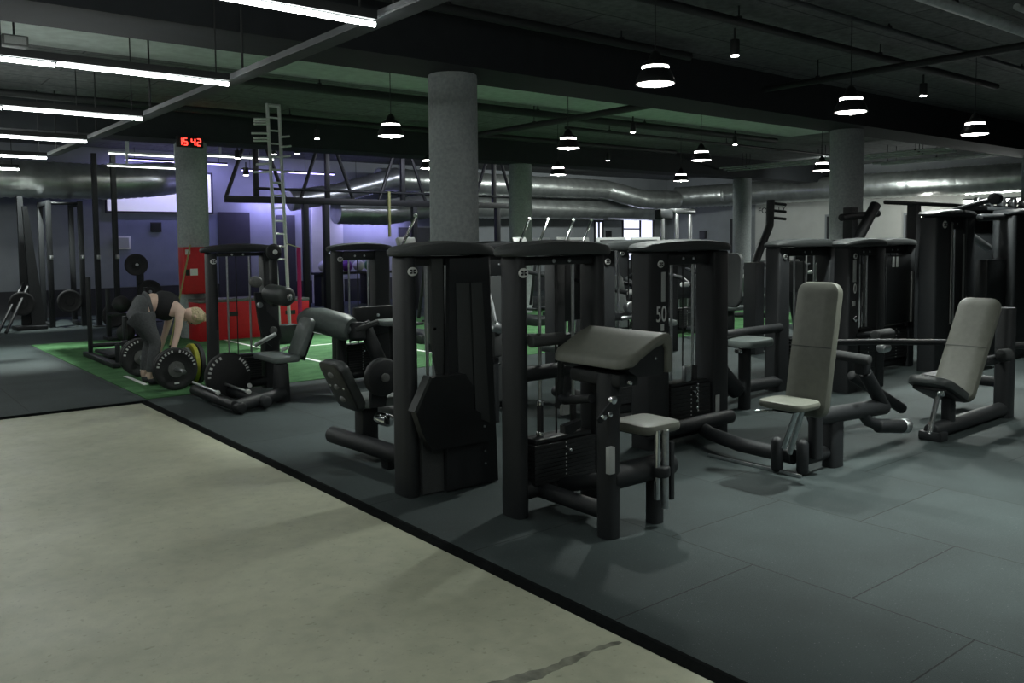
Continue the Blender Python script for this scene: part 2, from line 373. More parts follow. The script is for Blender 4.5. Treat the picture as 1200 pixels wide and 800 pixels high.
# backlit strip window high on the far wall, left of the clock column
o = structure('window_3', MB().box2(5.0, 7.35, YB-0.06, YB-0.035, 2.34, 3.25), 'panelglow')
f = MB()
for a, b, c, d in ((4.96, 5.0, 2.30, 3.29), (7.35, 7.39, 2.30, 3.29), (5.0, 7.35, 2.30, 2.34), (5.0, 7.35, 3.25, 3.29)):
    f.box2(a, b, YB-0.08, YB-0.033, c, d)
e = f.build('window_frame', 'walldark'); l = Vector(e.location)-Vector(o.location); e.parent = o; e.location = l
# dark stain in the concrete beside the rubber edge
st = MB(); pts = []
for i in range(25):
    t = i/24; x = 2.37 - 0.72*t; w = 0.008 + 0.034*t + 0.006*math.sin(t*23) + 0.004*math.sin(t*57)
    pts.append((x, 2.29+0.05*t+0.010*math.sin(t*9), w))
poly = [(x, y+w) for x, y, w in pts] + [(x, y-w) for x, y, w in reversed(pts)]
st.prism(poly, -0.0199, -0.0192, 'XY'); structure('floor_stain', st, 'stain')
# turf lane markings
tm = MB()
for a, b in ((5.0, 5.06), (6.6, 6.66)): tm.box2(a, b, 9.3, 14.9, 0.0062, 0.0072)
for yy in (10.3, 12.0): tm.box2(5.2, 6.5, yy, yy+0.06, 0.0062, 0.0072)
tm.box2(2.70, 2.75, 9.9, 10.75, 0.0062, 0.0072)
structure('turf_floor_markings', tm, 'white')

# ---------------------------------------------------------------- pipes, tray, conduits (each run is a thing)
def pipe(name, pts, r, m, label, cat='pipe', group=None, hangers=(), n=10):
    mb = MB(); mb.tube(pts, r, n); o = mb.build(name, m); tag(o, label, cat, group)
    if not hangers:
        A, B = Vector(pts[0]), Vector(pts[-1]); hangers = [A.lerp(B, q) for q in (0.12, 0.5, 0.88)]
    for p in hangers:
        if 6.7 < p[1] < 7.55 or 14.1 < p[1] < 14.9: continue
        h = MB(); h.cyl((p[0], p[1], p[2]+r*0.9), (p[0], p[1], ZC-0.001), 0.008, n=6); h.box((p[0], p[1], p[2]+r), (0.04, 0.04, 0.03))
        h.bm.verts.ensure_lookup_table(); bmesh.ops.translate(h.bm, verts=h.bm.verts, vec=-Vector(o.location))
        c = h.build('hanger', 'pipe', o, shift=False)
    return o
pipe('sprinkler_pipe', [(XL+0.05, 6.35, 3.62), (7.7, 6.35, 3.62)], 0.045, 'pipe', 'thick black pipe running along the near face of the front ceiling beam', hangers=[(4.4, 6.35, 3.62), (6.6, 6.35, 3.62)])
pipe('sprinkler_pipe', [(5.0, 5.02, 3.60), (12.5, 5.02, 3.60)], 0.04, 'pipe', 'black track pipe carrying the two spotlights nearest the camera', hangers=[(6.8, 5.02, 3.6), (9.4, 5.02, 3.6)])
pipe('sprinkler_pipe', [(4.2, 4.5, 3.69), (13.0, 4.5, 3.69)], 0.022, 'tray', 'thin grey conduit beside the black track pipe near the camera')
pipe('sprinkler_pipe', [(9.6, 0.2, 3.50), (9.6, 6.7, 3.50)], 0.04, 'pipe', 'black pipe crossing at right angles above the second pendant lamp')
pipe('sprinkler_pipe', [(7.2, 3.56, 3.6), (13.5, 3.5, 3.6)], 0.05, 'pipegrey', 'pale galvanised pipe high in the upper right corner of the ceiling')
pipe('sprinkler_pipe', [(8.6, 3.3, 3.66), (13.5, 3.2, 3.66)], 0.03, 'pipegrey', 'thinner pale pipe alongside the galvanised pipe in the upper right corner')
pipe('sprinkler_pipe', [(XL+0.05, 10.5, 3.60), (15.5, 10.5, 3.60)], 0.06, 'pipe', 'black pipe along the edge of the green-grey ceiling strip behind the front column', hangers=[(5.2, 10.5, 3.6), (9.0, 10.5, 3.6), (11.5, 10.5, 3.6)])
pipe('sprinkler_pipe', [(XL+0.05, 13.2, 3.6), (15.5, 13.2, 3.6)], 0.05, 'pipe', 'black pipe on the near side of the rear ceiling beam, above the ladder', hangers=[(6.0, 13.2, 3.6)])
pipe('sprinkler_pipe', [(9.0, 7.6, 3.43), (9.0, 13.6, 3.43)], 0.05, 'pipe', 'black pipe crossing the ceiling right behind the front column')
pipe('sprinkler_pipe', [(10.6, 11.6, 3.62), (20.0, 11.6, 3.62)], 0.03, 'pipe', 'thin black pipe behind the small pendant lamps in the middle')
for k, dx in enumerate((0, 0.16, 0.32)):
    pipe('conduit', [(18.2+dx, 8.2, 3.42-0.03*k), (18.2+dx, 14.0, 3.42-0.03*k)], 0.02, 'pipegrey', 'one of three parallel pale conduits running towards the far right wall', 'conduit', 'parallel conduits before the foil duct')
for xx in (19.6, 20.0):
    pipe('conduit', [(xx, 7.6, 3.35), (xx, 10.6, 3.35)], 0.03, 'pipegrey', 'short pale conduit crossing in front of the foil duct, upper right edge', 'conduit', 'short conduits at the right edge')
t = thing('cable_tray', (2.66, 6.0, 2.86), 'long grey cable tray that the ends of all the tube lights meet', 'cable tray')
MB().box2(2.57, 2.70, -1.0, 13.9, 2.86, 2.872).build('tray_bottom', 'tray', t)
MB().box2(2.57, 2.576, -1.0, 13.9, 2.873, 2.905).build('tray_side', 'tray', t)
MB().box2(2.694, 2.70, -1.0, 13.9, 2.873, 2.905).build('tray_side', 'tray', t)
for yy in (2.0, 4.35, 6.65, 9.1, 11.3, 13.6):
    MB().cyl((2.635, yy, 2.873), (2.635, yy, 3.249 if 6.7 < yy < 7.5 else ZC-0.001), 0.009, n=6).build('hanger', 'pipe', t)

# ducts
def ring_tube(mb, pts, r, n=20, wob=0.0, seed=1):
    rnd = random.Random(seed)
    P = [Vector(p) for p in pts]; fine = [P[0]]
    for a, b in zip(P[:-1], P[1:]):
        k = max(2, int((b-a).length/0.075))
        fine += [a.lerp(b, i/k) for i in range(1, k+1)]
    sm = fine[:]
    for _ in range(3): sm = [sm[0]] + [(sm[i-1]+sm[i]*2+sm[i+1])/4 for i in range(1, len(sm)-1)] + [sm[-1]]
    rad = []; low = 0
    for i in range(len(sm)):
        low = low*0.8 + rnd.uniform(-wob, wob)*0.45
        rad.append(r*(1 + low + (0.024 if i % 2 else -0.024)))
    mb.tube(sm, rad, n); return mb
def duct(label, pts, r, wob, seed):
    o = ring_tube(MB(), pts, r, 22, wob, seed).build('ventilation_duct', 'duct'); return tag(o, label, 'duct')
duct('fat crinkled foil duct running along the right wall behind the second column', [(23.3, 2.0, 3.05), (23.3, 17.6, 3.05), (22.6, 19.2, 3.0)], 0.36, 0.035, 3)
duct('upper foil duct along the back wall, between the two rear columns and the corner', [(11.2, 19.4, 3.2), (19.4, 19.4, 3.2), (20.5, 18.9, 2.9), (22.2, 18.9, 2.9)], 0.3, 0.03, 4)
duct('lower wide foil duct under the other one along the back wall', [(12.6, 20.0, 2.6), (19.0, 20.0, 2.6), (22.3, 20.0, 2.6)], 0.34, 0.03, 5)
duct('round silver duct hanging over the racks at the far left', [(0.5, 19.0, 2.86), (4.6, 19.0, 2.86), (5.5, 19.2, 2.95), (6.1, 19.8, 3.05)], 0.36, 0.015, 6)
duct('bulging bright foil duct hanging below the black rig', [(9.2, 17.9, 2.3), (10.4, 17.9, 2.28), (11.6, 17.9, 2.45)], [0.30, 0.3, 0.2][0], 0.05, 7)
duct('foil duct sloping up to the ceiling behind the black rig', [(8.4, 18.6, 2.55), (9.6, 18.6, 2.75), (11.2, 18.4, 3.2)], 0.24, 0.04, 8)

# ---------------------------------------------------------------- tube lights
for k, (y, lab) in enumerate(((18.3, 'tube light beyond the farthest one, above the grey wall at the left'), (4.38, 'linear tube light nearest the top edge, over the concrete aisle'), (6.67, 'second linear tube light from the camera, with a hanger rod at its end'),
        (9.0, 'third linear tube light from the camera, ending at the cable tray'), (11.32, 'fourth linear tube light from the camera, short and near the left edge'),
        (13.7, 'fifth linear tube light, slightly above the far left racks'), (15.95, 'farthest linear tube light at the left edge, above the grey wall'),
        (2.09, 'linear tube light overhead of the camera, out at the near end'), (-0.2, 'linear tube light behind the camera over the aisle'))):  # last rows are assumed, out of view, added to light the concrete
    xe, L, ns = 2.53, 1.22, 3
    t = thing('tube_light', (xe-L*ns/2, y, 2.8), lab, 'ceiling light', 'rows of tube lights')
    MB().box2(xe-L*ns, xe, y-0.02, y+0.02, 2.832, 2.885).build('housing', 'pipe', t)
    for j in range(ns):
        MB().cyl((xe-L*j-0.006, y, 2.806), (xe-L*(j+1)+0.012, y, 2.814), 0.0145, n=10).build('diffuser', 'tube', t)
    for xx in (xe-0.1, xe-1.55, xe-3.0):
        MB().cyl((xx, y, 2.885), (xx, y, 3.249 if (6.78 < y < 7.5 or 14.15 < y < 14.85) else ZC-0.001), 0.006, n=6).build('hanger', 'pipe', t)

# ---------------------------------------------------------------- pendant lamps
def spot(x, y, z, e, ang=120, col=(0.93, 1.0, 0.95), blend=0.7, size=0.12, tgt=None):  # shared by pendants, track heads and added bare spots
    l = bpy.data.lights.new('pendant_light', 'SPOT'); l.energy = e; l.spot_size = math.radians(ang); l.spot_blend = blend
    l.color = col; l.shadow_soft_size = size
    o = bpy.data.objects.new('pendant_light', l); COL.objects.link(o); o.location = (x, y, z)
    if tgt: o.rotation_euler = (Vector(tgt)-Vector((x, y, z))).to_track_quat('-Z', 'Y').to_euler()
    return o
def pendant_proto():
    t = thing('pendant_lamp', (0, 0, 2.8), 'x', 'pendant lamp', 'glowing pendant lamps')
    MB().lathe([(0.150, 2.806), (0.158, 2.80), (0.160, 2.81), (0.148, 2.85), (0.118, 2.915), (0.112, 2.915), (0.142, 2.85), (0.150, 2.815)], (0, 0, 0), n=28).build('lamp_shade', 'dark', t)
    MB().lathe([(0.01, 2.797), (0.146, 2.803), (0.146, 2.812), (0.01, 2.812)], (0, 0, 0), n=28).build('diffuser', 'lampglow', t)
    MB().lathe([(0.09, 2.918), (0.107, 2.92), (0.107, 2.937), (0.09, 2.940)], (0, 0, 0), n=28).build('glow_ring', 'lampglow', t)
    MB().lathe([(0.112, 2.941), (0.105, 2.965), (0.06, 2.99), (0.045, 3.03), (0.02, 3.06), (0.006, 3.065)], (0, 0, 0), n=20).build('lamp_neck', 'dark', t)
    MB().cyl((0, 0, 2.79), (0, 0, 2.772), 0.012, n=10).build('finial', 'badge', t)
    MB().cyl((0, 0, 3.06), (0, 0, ZC-0.001), 0.005, n=6).build('cord', 'pipe', t)
    return t
PEND = [(5.24, 4.67, 'largest glowing pendant lamp, right of the front column'), (7.97, 4.55, 'second largest pendant lamp, above the right column'),
        (10.92, 4.62, 'pendant lamp near the right edge, third of the front row'), (5.23, 8.75, 'pendant lamp left of the front column, above the black rig'),
        (7.85, 8.54, 'pendant lamp right of the front column, upper one of the close pair'), (10.77, 12.0, 'small pendant lamp, lower one of the close pair beside the rear column'),
        (10.75, 8.63, 'pendant lamp above the left end of the pale conduits'), (14.05, 11.81, 'smallest pendant lamp, hanging in front of the foil duct corner'),
        (14.23, 8.67, 'pendant lamp just left of the right column, in front of the foil duct'), (8.0, 12.15, 'pendant lamp half hidden by the left side of the front column'),
        (13.2, 4.62, 'pendant lamp cut off by the right edge of the picture')]
pp = None
for x, y, lab in PEND:
    if pp is None: pp = pendant_proto(); t = pp
    else: t = copy_tree(pp)
    t.location = (x, y, 2.8); t['label'] = lab
    spot(x, y, 2.765, PEND_W*(1.6 if x > 10 else 1.0), 130, size=0.05)
# assumed, unseen lamps of the same grid outside the frame
for x, y in ((5.24, 0.6), (8.0, 0.6), (2.9, -1.6), (11.0, 0.6)): 
    t = copy_tree(pp); t.location = (x, y, 2.8); t['label'] = 'pendant lamp of the row beside the camera, over the free rubber floor at x %d' % 0
    spot(x, y, 2.765, PEND_W*0.9, 130)
k = 0
for o in list(COL.objects):
    if o.get('label', '').endswith('at x 0'):
        o['label'] = ['pendant lamp over the open rubber floor beside the camera', 'pendant lamp over the open floor right of the camera', 'pendant lamp behind the camera over the rubber edge', 'pendant lamp far right of the camera over the floor'][k]; k += 1

# track spotlights
def track_proto():
    t = thing('track_spotlight', (0, 0, 3.3), 'x', 'spotlight', 'black track spotlights')
    MB().rod((0, 0, 3.30), (0, 0, 3.45), 0.045, 0.008).build('lamp_body', 'pipe', t)
    MB().cyl((0, 0, 3.293), (0, 0, 3.303), 0.038).build('lens', 'spotglow', t)
    MB().cyl((0, 0, 3.45), (0, 0, 3.555), 0.012, n=8).build('stem', 'pipe', t)
    return t
tp = track_proto(); first = True
for x, y, lab in ((10.24, 9.6, 'track spotlight right of the front column under the green-grey strip'), (13.1, 9.74, 'track spotlight left of the right column, above the conduits'),
                  (13.3, 13.2, 'round glowing track spotlight beside the close pair of pendants'), (6.47, 13.2, 'track spotlight to the right of the tall ladder'),
                  (10.6, 5.1, 'track spotlight right of the second pendant lamp'), (6.82, 5.08, 'unlit black track spotlight hanging near the top edge')):
    t = tp if first else copy_tree(tp); first = False
    t.location = (x, y, 3.3); t['label'] = lab
for x, y, z, lab in ((6.35, 16.4, 3.26, 'round glowing spot above the rig, left of the ladder'), (6.51, 16.4, 2.94, 'lower round glowing spot left of the ladder'), (7.1, 16.4, 3.38, 'glowing spot seen through the ladder rungs'), (7.6, 16.4, 3.42, 'glowing spot just right of the ladder top')):
    t = copy_tree(tp); t.location = (x, y, z-0.03); t['label'] = lab; t.scale = (1.25, 1.25, 1)
# aimed pools of light, mostly added bare spots without a fixture
spot(5.75, 2.35, 3.5, POOL_W, 60, blend=0.95, size=0.06, tgt=(4.75, 2.3, 0))  # assumed unseen spot without fixture, for the pool on the near mats
spot(4.2, 5.6, 3.5, POOL_W*0.5, 42, blend=0.95, size=0.05, tgt=(3.45, 6.5, 0))  # assumed spot without fixture, for the pool past the leg extension
spot(10.6, 5.1, 3.28, POOL_W*0.7, 60, blend=0.9, size=0.05, tgt=(8.5, 3.2, 0))  # under a modelled track head
spot(6.47, 13.2, 3.28, POOL_W*1.4, 70, blend=0.9, size=0.05, tgt=(6.0, 11.5, 0))  # under the track head right of the ladder
spot(2.6, 13.8, 3.5, POOL_W*1.6, 60, blend=0.8, size=0.05, tgt=(2.2, 13.6, 0))  # added spot without fixture, brightens the far left floor
spot(3.0, 18.0, 3.5, POOL_W*1.2, 60, blend=0.8, size=0.05, tgt=(3.2, 19.0, 0))  # added spot without fixture, brightens the floor by the far wall
# violet strips near the far wall
for x0, x1, y, z, lab in ((5.3, 7.6, 20.3, 3.45, 'violet light strip above the backlit window left of the clock column'), (7.8, 10.2, 19.9, 3.3, 'violet light strip high behind the tall ladder'),
                      (8.2, 9.9, 20.5, 2.62, 'lower violet light strip on the far wall behind the ladder'), (10.9, 12.6, 20.4, 2.2, 'violet light strip low on the far wall behind the row of racks')):
    t = thing('light_strip', ((x0+x1)/2, y, z), lab, 'light strip', 'violet light strips')
    MB().box2(x0, x1, y-0.03, y+0.03, z+0.021, z+0.06).build('housing', 'pipe', t)
    MB().box2(x0, x1, y-0.02, y+0.02, z, z+0.02).build('diffuser', 'violetglow', t)
    MB().cyl((x0+0.2, y, z+0.06), (x0+0.2, y, ZC-0.001), 0.006, n=6).build('hanger', 'pipe', t)
    MB().cyl((x1-0.2, y, z+0.06), (x1-0.2, y, ZC-0.001), 0.006, n=6).build('hanger', 'pipe', t)
    l = bpy.data.lights.new('violet_light', 'AREA'); l.shape = 'RECTANGLE'; l.size = x1-x0; l.size_y = 0.05; l.energy = VIOLET_W; l.color = (0.42, 0.38, 1.0)
    o = bpy.data.objects.new('violet_light', l); COL.objects.link(o); o.location = ((x0+x1)/2, y, z-0.01)
    o.rotation_euler = (math.radians(35), 0, 0)
for x0, x1, y, z, lab in ((4.3, 5.9, 17.6, 3.30, 'white light strip left of the clock column, upper one'), (4.2, 5.8, 17.3, 3.04, 'white light strip left of the clock column, lower one'), (6.1, 7.6, 17.6, 3.36, 'white light strip right of the clock column')):
    t = thing('light_strip', ((x0+x1)/2, y, z), lab, 'light strip', 'white light strips by the clock column')
    MB().box2(x0, x1, y-0.03, y+0.03, z+0.021, z+0.06).build('housing', 'pipegrey', t)
    MB().box2(x0, x1, y-0.02, y+0.02, z, z+0.02).build('diffuser', 'coolglow', t)
    for xx in (x0+0.35, x1-0.35): MB().box2(xx-0.02, xx+0.02, y-0.02, y+0.02, z+0.06, ZC-0.001).build('hanger', 'pipegrey', t)
# cove light at the far right
t = thing('cove_light', (23.6, 9.0, 2.6), 'long bright cove light on the right wall under the foil duct', 'wall light')
MB().box2(23.86, 23.97, 7.4, 10.35, 2.56, 2.60).build('housing', 'pipe', t)
MB().box2(23.86, 23.97, 7.4, 10.35, 2.44, 2.558).build('diffuser', 'coolglow', t)
def wash(p, tgt, e, sx, sy, col):
    l = bpy.data.lights.new('wall_wash', 'AREA'); l.shape = 'RECTANGLE'; l.size = sx; l.size_y = sy; l.energy = e; l.color = col
    o = bpy.data.objects.new('wall_wash', l); COL.objects.link(o); o.location = p
    o.rotation_euler = (Vector(tgt)-Vector(p)).to_track_quat('-Z', 'Y').to_euler()
wash((23.8, 8.9, 2.4), (20.0, 8.9, 1.8), 20, 2.8, 0.1, (0.95, 1.0, 0.95))
wash((17.0, 15.3, 3.55), (18.0, 20.0, 2.4), 45, 5.0, 0.1, (0.93, 1.0, 0.96))  # from here on: added fill lights without fixtures, brightening far walls and ducts
wash((20.6, 12.5, 3.6), (23.6, 13.0, 2.2), 40, 0.1, 6.0, (0.93, 1.0, 0.95))
wash((10.5, 15.3, 3.55), (10.8, 20.0, 2.2), 14, 3.0, 0.1, (0.8, 0.82, 1.0))
# bare bulb
t = thing('wall_lamp', (23.5, 11.34, 2.0), 'small bare glowing bulb on the wall beside the tall right tower', 'wall lamp')
MB().sphere((23.5, 11.34, 2.02), 0.10, (1, 1, 1)).sphere((23.5, 11.34, 2.15), 0.06).build('bulb', 'lampglow', t)
MB().cyl((23.5, 11.34, 2.16), (23.93, 11.34, 2.3), 0.02).build('bracket', 'pipe', t)
# projector-like ceiling boxes at top left
for x, y, z, lab in ((1.55, 7.72, 3.42, 'pale ceiling speaker box cut by the top edge at the upper left'), (1.48, 9.3, 3.42, 'small pale ceiling fixture at the left edge above the second tube light')):
    t = thing('ceiling_speaker', (x, y, z), lab, 'ceiling speaker')
    MB().box((x, y, z+0.06), (0.22, 0.15, 0.10), bev=0.01).build('body', 'greyiron', t)
    MB().cyl((x, y, z+0.11), (x, y, ZC-0.001), 0.01, n=8).build('stem', 'pipe', t)
    MB().box((x, y-0.079, z+0.06), (0.18, 0.006, 0.07)).build('grille', 'decal', t)

# clock on the rear beam
t = thing('digital_clock', (4.68, 14.08, 3.16), 'red digital clock reading 15 42 on the beam above the left column', 'clock')
MB().box2(4.47, 4.89, 14.085, 14.148, 3.13, 3.30, 0.006).build('case', 'ink', t)
SEG = {'1': 'bc', '5': 'afgcd', '4': 'fgbc', '2': 'abged'}
dg = MB(); dw, dh, th = 0.055, 0.105, 0.016
for ch, x0 in (('1', 4.49), ('5', 4.575), ('4', 4.70), ('2', 4.79)):
    z0 = 3.162
    pos = {'a': (x0+dw/2, z0+dh, 1), 'g': (x0+dw/2, z0+dh/2, 1), 'd': (x0+dw/2, z0, 1), 'f': (x0, z0+dh*0.75, 0), 'b': (x0+dw, z0+dh*0.75, 0), 'e': (x0, z0+dh*0.25, 0), 'c': (x0+dw, z0+dh*0.25, 0)}
    for sgm in SEG[ch]:
        px, pz, hor = pos[sgm]
        dg.box((px, 14.081, pz), (dw-0.004 if hor else th, 0.006, th if hor else dh/2-0.004))
dg.build('digits', 'led', t, smooth=False)
# lettering on the far right wall
t = thing('wall_lettering', (23.97, 16.4, 2.5), 'dark lettering on the white wall beside the far door', 'sign')
text_mesh('letters', 'FO', 0.26, face_mtx((23.972, 16.72, 2.5), '-X'), 'ink', t, extrude=0.004)
text_mesh('letters', 'LY', 0.26, face_mtx((23.972, 16.0, 2.52), '-X'), 'ink', t, extrude=0.004)
for x, lab in ((19.6, 'small dark square panel on the back wall left of the window'),):
    pass
def wallbox(p, d, lab, cat, m='ink', name='wall_panel'):
    t = thing(name, p, lab, cat)
    MB().box(p, d, bev=0.004).build('panel', m, t)
    MB().box((p[0], p[1]-d[1]/2-0.003, p[2]), (d[0]*0.75, 0.005, d[2]*0.75)).build('screen', 'decal' if m == 'white' else 'dark', t)
wallbox((20.95, 20.77, 1.78), (0.25, 0.05, 0.28), 'small dark square panel on the back wall left of the bright window', 'wall panel')
wallbox((5.3, 20.765, 1.62), (0.36, 0.05, 0.30), 'white sheet framed in black on the blue wall above the plate tree', 'notice', 'white', 'notice_board')
wallbox((6.05, 20.765, 1.98), (0.24, 0.05, 0.22), 'dark square speaker on the blue wall left of the clock column', 'wall speaker', 'ink', 'wall_speaker')
t = thing('wall_panel', (23.96, 19.15, 1.75), 'small dark square panel on the right wall left of the far door', 'wall panel')
MB().box((23.96, 19.15, 1.75), (0.05, 0.28, 0.28), bev=0.004).build('panel', 'ink', t)
MB().box((23.93, 19.15, 1.75), (0.006, 0.2, 0.2)).build('screen', 'dark', t)
# fire hose cabinet on the left column, red boxes at its foot
t = thing('fire_hose_cabinet', (4.7, 14.1, 0.75), 'red fire hose cabinet mounted on the left column', 'fire cabinet')
MB().box2(4.5, 4.92, 14.06, 14.29, 0.76, 1.52, 0.006).build('body', 'red', t)
MB().box2(4.515, 4.905, 14.04, 14.058, 0.775, 1.505, 0.004).build('door', 'red', t)
MB().box2(4.53, 4.59, 14.033, 14.039, 1.06, 1.16).build('latch', 'ink', t)
MB().box2(4.60, 4.72, 14.033, 14.039, 1.06, 1.17).build('sign', 'white', t)
MB().box2(4.53, 4.61, 14.033, 14.039, 1.40, 1.48).build('sticker', 'badge', t)
for i, (x0, x1, y, z1, lab) in enumerate(((4.62, 5.72, 13.75, 0.62, 'long red jump box lying behind the leg curl tower'), (5.8, 6.5, 13.7, 0.58, 'red jump box right of the leg curl tower, under the roller pad'), (4.5, 4.56+0.9, 14.2, 0.7, 'pale topped red storage box at the foot of the left column'))):
    if i == 2: continue
    t = thing('jump_box', ((x0+x1)/2, y, 0), lab, 'jump box', 'red jump boxes')
    MB().box2(x0, x1, y, y+0.5, 0.007, z1, 0.012).build('body', 'red', t)
    MB().box2(x0-0.005, x1+0.005, y-0.005, y+0.505, z1+0.001, z1+0.05, 0.01).build('top_pad', 'greyiron', t)
    MB().box2((x0+x1)/2-0.09, (x0+x1)/2+0.09, y-0.006, y-0.0005, z1*0.62, z1*0.74).build('handle_slot', 'ink', t)
# ================================================================ MACHINES
def emblem(p, T, nrm='-Y', s=1.0):
    mb = MB(); w, h = 0.034*s, 0.027*s
    rings = []
    for k, d in ((1.0, 0.0), (1.0, 0.004), (0.92, 0.006)):
        ring = []
        for i in range(24):
            a = 2*PI*i/24; u, v = math.cos(a)*w*k, math.sin(a)*h*k
            ring.append((p[0]+u, p[1]-d, p[2]+v) if nrm == '-Y' else (p[0]-d, p[1]-u, p[2]+v))
        rings.append(ring)
    e = mb.loops(rings).build('emblem', 'badge', T)
    g = MB()
    for sx in (-1, 1):
        for (a, b, c, d2) in ((0.003, 0.009, -0.013, 0.013), (0.009, 0.021, 0.003, 0.013), (0.009, 0.021, -0.013, -0.003)):
            x0, x1 = sorted((sx*a*s, sx*b*s))
            if nrm == '-Y': g.box2(p[0]+x0, p[0]+x1, p[1]-0.008, p[1]-0.0055, p[2]+c*s, p[2]+d2*s)
            else: g.box2(p[0]-0.008, p[0]-0.0055, p[1]-x1, p[1]-x0, p[2]+c*s, p[2]+d2*s)
    g.build('emblem_mark', 'ink', e)
    return e

def cap_mesh(x0, x1, cy, wy, z, th=0.05, arch=0.035):
    mb = MB(); cx, hx, hy = (x0+x1)/2, (x1-x0)/2, wy/2; n = 40
    def ring(k, dz, ar):
        out = []
        for i in range(n):
            t = 2*PI*i/n; co, si = math.cos(t), math.sin(t)
            u = math.copysign(abs(co)**(2/3.2), co)*k; v = math.copysign(abs(si)**(2/3.0), si)*(1-(1-k)*0.9)
            out.append(Vector((cx+u*hx, cy+v*hy*(1 if k > 0.9 else k), z+dz+ar*(1-u*u))))
        return out
    return mb.loops([ring(0.97, -th, arch*0.3), ring(1.0, -th+0.012, arch*0.4), ring(1.0, -0.018, arch*0.8), ring(0.96, -0.004, arch), ring(0.8, 0.004, arch), ring(0.3, 0.008, arch)])

def tower(T, x0, x1, y, lw=0.1, rw=0.1, dep=0.17, h=1.47, rods=None, stack=None, capext=0.05, base=True, header=0.09, sleeve=True, stackz=0.42, emb=True, capm='cap', rm='steel', bz=0.085, s0=0.13, es=1.0):
    # weight tower whose broad face looks towards -Y; x0, x1 are the outer faces of its posts
    MB().post(x0+lw/2, y, lw, dep, 0.001, h, 0.94 if lw < 0.2 else 0.97, 3.2 if lw < 0.2 else 8).build('post', 'black', T)
    MB().post(x1-rw/2, y, rw, dep, 0.001, h, 0.94 if rw < 0.16 else 0.97, 3.2 if rw < 0.16 else 8).build('post', 'black', T)
    cap_mesh(x0-capext, x1+capext, y, dep+0.12, h+0.05).build('top_cap', capm, T)
    xa, xb = x0+lw, x1-rw
    if header:
        hd = MB().box2(xa-0.01, xb+0.01, y-0.05, y+0.05, h-header, h-0.002, 0.008).build('header', 'dark', T)
    w = xb-xa
    rods = rods or (xa+w*0.25, xa+w*0.75)
    if stack is None: stack = (xa+0.025, xb-0.025)
    for rx in rods:
        r = MB().cyl((rx, y-0.01, stackz+0.04), (rx, y-0.01, h-0.01), 0.0105, n=10).build('guide_rod', rm, T)
        if sleeve:
            MB().rod((rx, y-0.01, stackz+0.05), (rx, y-0.01, stackz+0.21), 0.019, 0.004, 12).build('rod_sleeve', 'rubber', r)
            c = MB().rod((rx, y-0.01, stackz+0.21), (rx, y-0.01, stackz+0.24), 0.022, 0.004, 12).rod((rx, y-0.01, stackz+0.03), (rx, y-0.01, stackz+0.06), 0.024, 0.004, 12)
            c.build('collar', 'chrome', r)
    sm = MB(); n = 10; zz = s0
    ph = (stackz-s0)/n
    for i in range(n):
        sm.box2(stack[0], stack[1], y-0.085, y+0.07, zz+0.0008, zz+ph-0.0012, 0.002); zz += ph
    st = sm.build('weight_stack', 'stack', T, smooth=False)
    MB().box2(stack[0]+0.02, stack[1]-0.02, y-0.07, y+0.06, stackz+0.001, stackz+0.028, 0.006).build('head_plate', 'dark', T)
    cx = (stack[0]+stack[1])/2
    pn = MB(); zz = s0
    for i in range(n):
        pn.cyl((cx, y-0.086, zz+ph/2), (cx, y-0.089, zz+ph/2), 0.005, n=8); zz += ph
    pn.build('selector_holes', 'badge', st)
    MB().rod((cx, y-0.087, stackz-0.05), (cx, y-0.13, stackz-0.05), 0.012, 0.004, 10).build('selector_pin', 'chrome', st)
    MB().cyl((cx, y, stackz+0.028), (cx, y, h-header+0.005), 0.006, n=8).build('cable', 'rubber', T)
    bl = MB()
    for hx in (cx-0.06, cx+0.06):
        bl.rod((hx, y-0.051, h-header*0.55), (hx, y-0.06, h-header*0.55), 0.012, 0.003, 10)
    bl.build('bolts', 'steel', T)
    if base:
        MB().rod((x0+lw*0.4, y-0.02, bz), (x1-rw*0.4, y-0.02, bz), 0.055, 0.01).build('base_tube', 'black', T)
    if emb: emblem((x0+lw/2, y-dep/2-0.0005, h-0.09), T, s=es)
    return T

def bolt(T, p0, p1, r=0.014, m='chrome', name='bolt'): return MB().rod(p0, p1, r, 0.003, 12).build(name, m, T)

# ---- A: seated biceps curl in front
T = thing('biceps_curl_machine', (3.25, 3.4, 0), 'biceps curl machine in front with sloping olive arm pad and small square seat', 'weight machine', 'weight machines')
tower(T, 2.95, 3.66, 3.72, lw=0.098, rw=0.1, rods=(3.18, 3.44), stack=(3.075, 3.55), stackz=0.40, header=0.05, bz=0.14, s0=0.17)
MB().rod((3.03, 3.62, 1.0), (3.285, 3.62, 1.0), 0.036, 0.01).build('handle_arm', 'foam', T)
MB().tube([(3.265, 3.62, 1.0), (3.262, 3.62, 0.85), (3.255, 3.62, 0.66), (3.24, 3.63, 0.60)], 0.02).build('handle_arm', 'black', T)
MB().rod((3.0, 3.72, 0.80), (3.62, 3.72, 0.80), 0.045, 0.01).build('cross_tube', 'black', T)
MB().tube([(3.25, 3.6, 0.66), (3.14, 3.45, 0.68), (3.1, 3.2, 0.73)], 0.024).build('lever_arm', 'black', T)
lv = MB().prism([(3.0, 0.655), (3.13, 0.76), (3.17, 0.755), (3.17, 0.70), (3.08, 0.66), (3.02, 0.63)], 3.055, 3.068).build('lever_bracket', 'black', T)
bolt(T, (3.095, 3.055, 0.745), (3.095, 3.03, 0.745), 0.022); bolt(T, (3.03, 3.055, 0.665), (3.03, 3.03, 0.665), 0.014); bolt(T, (3.075, 3.055, 0.672), (3.075, 3.035, 0.672), 0.014)
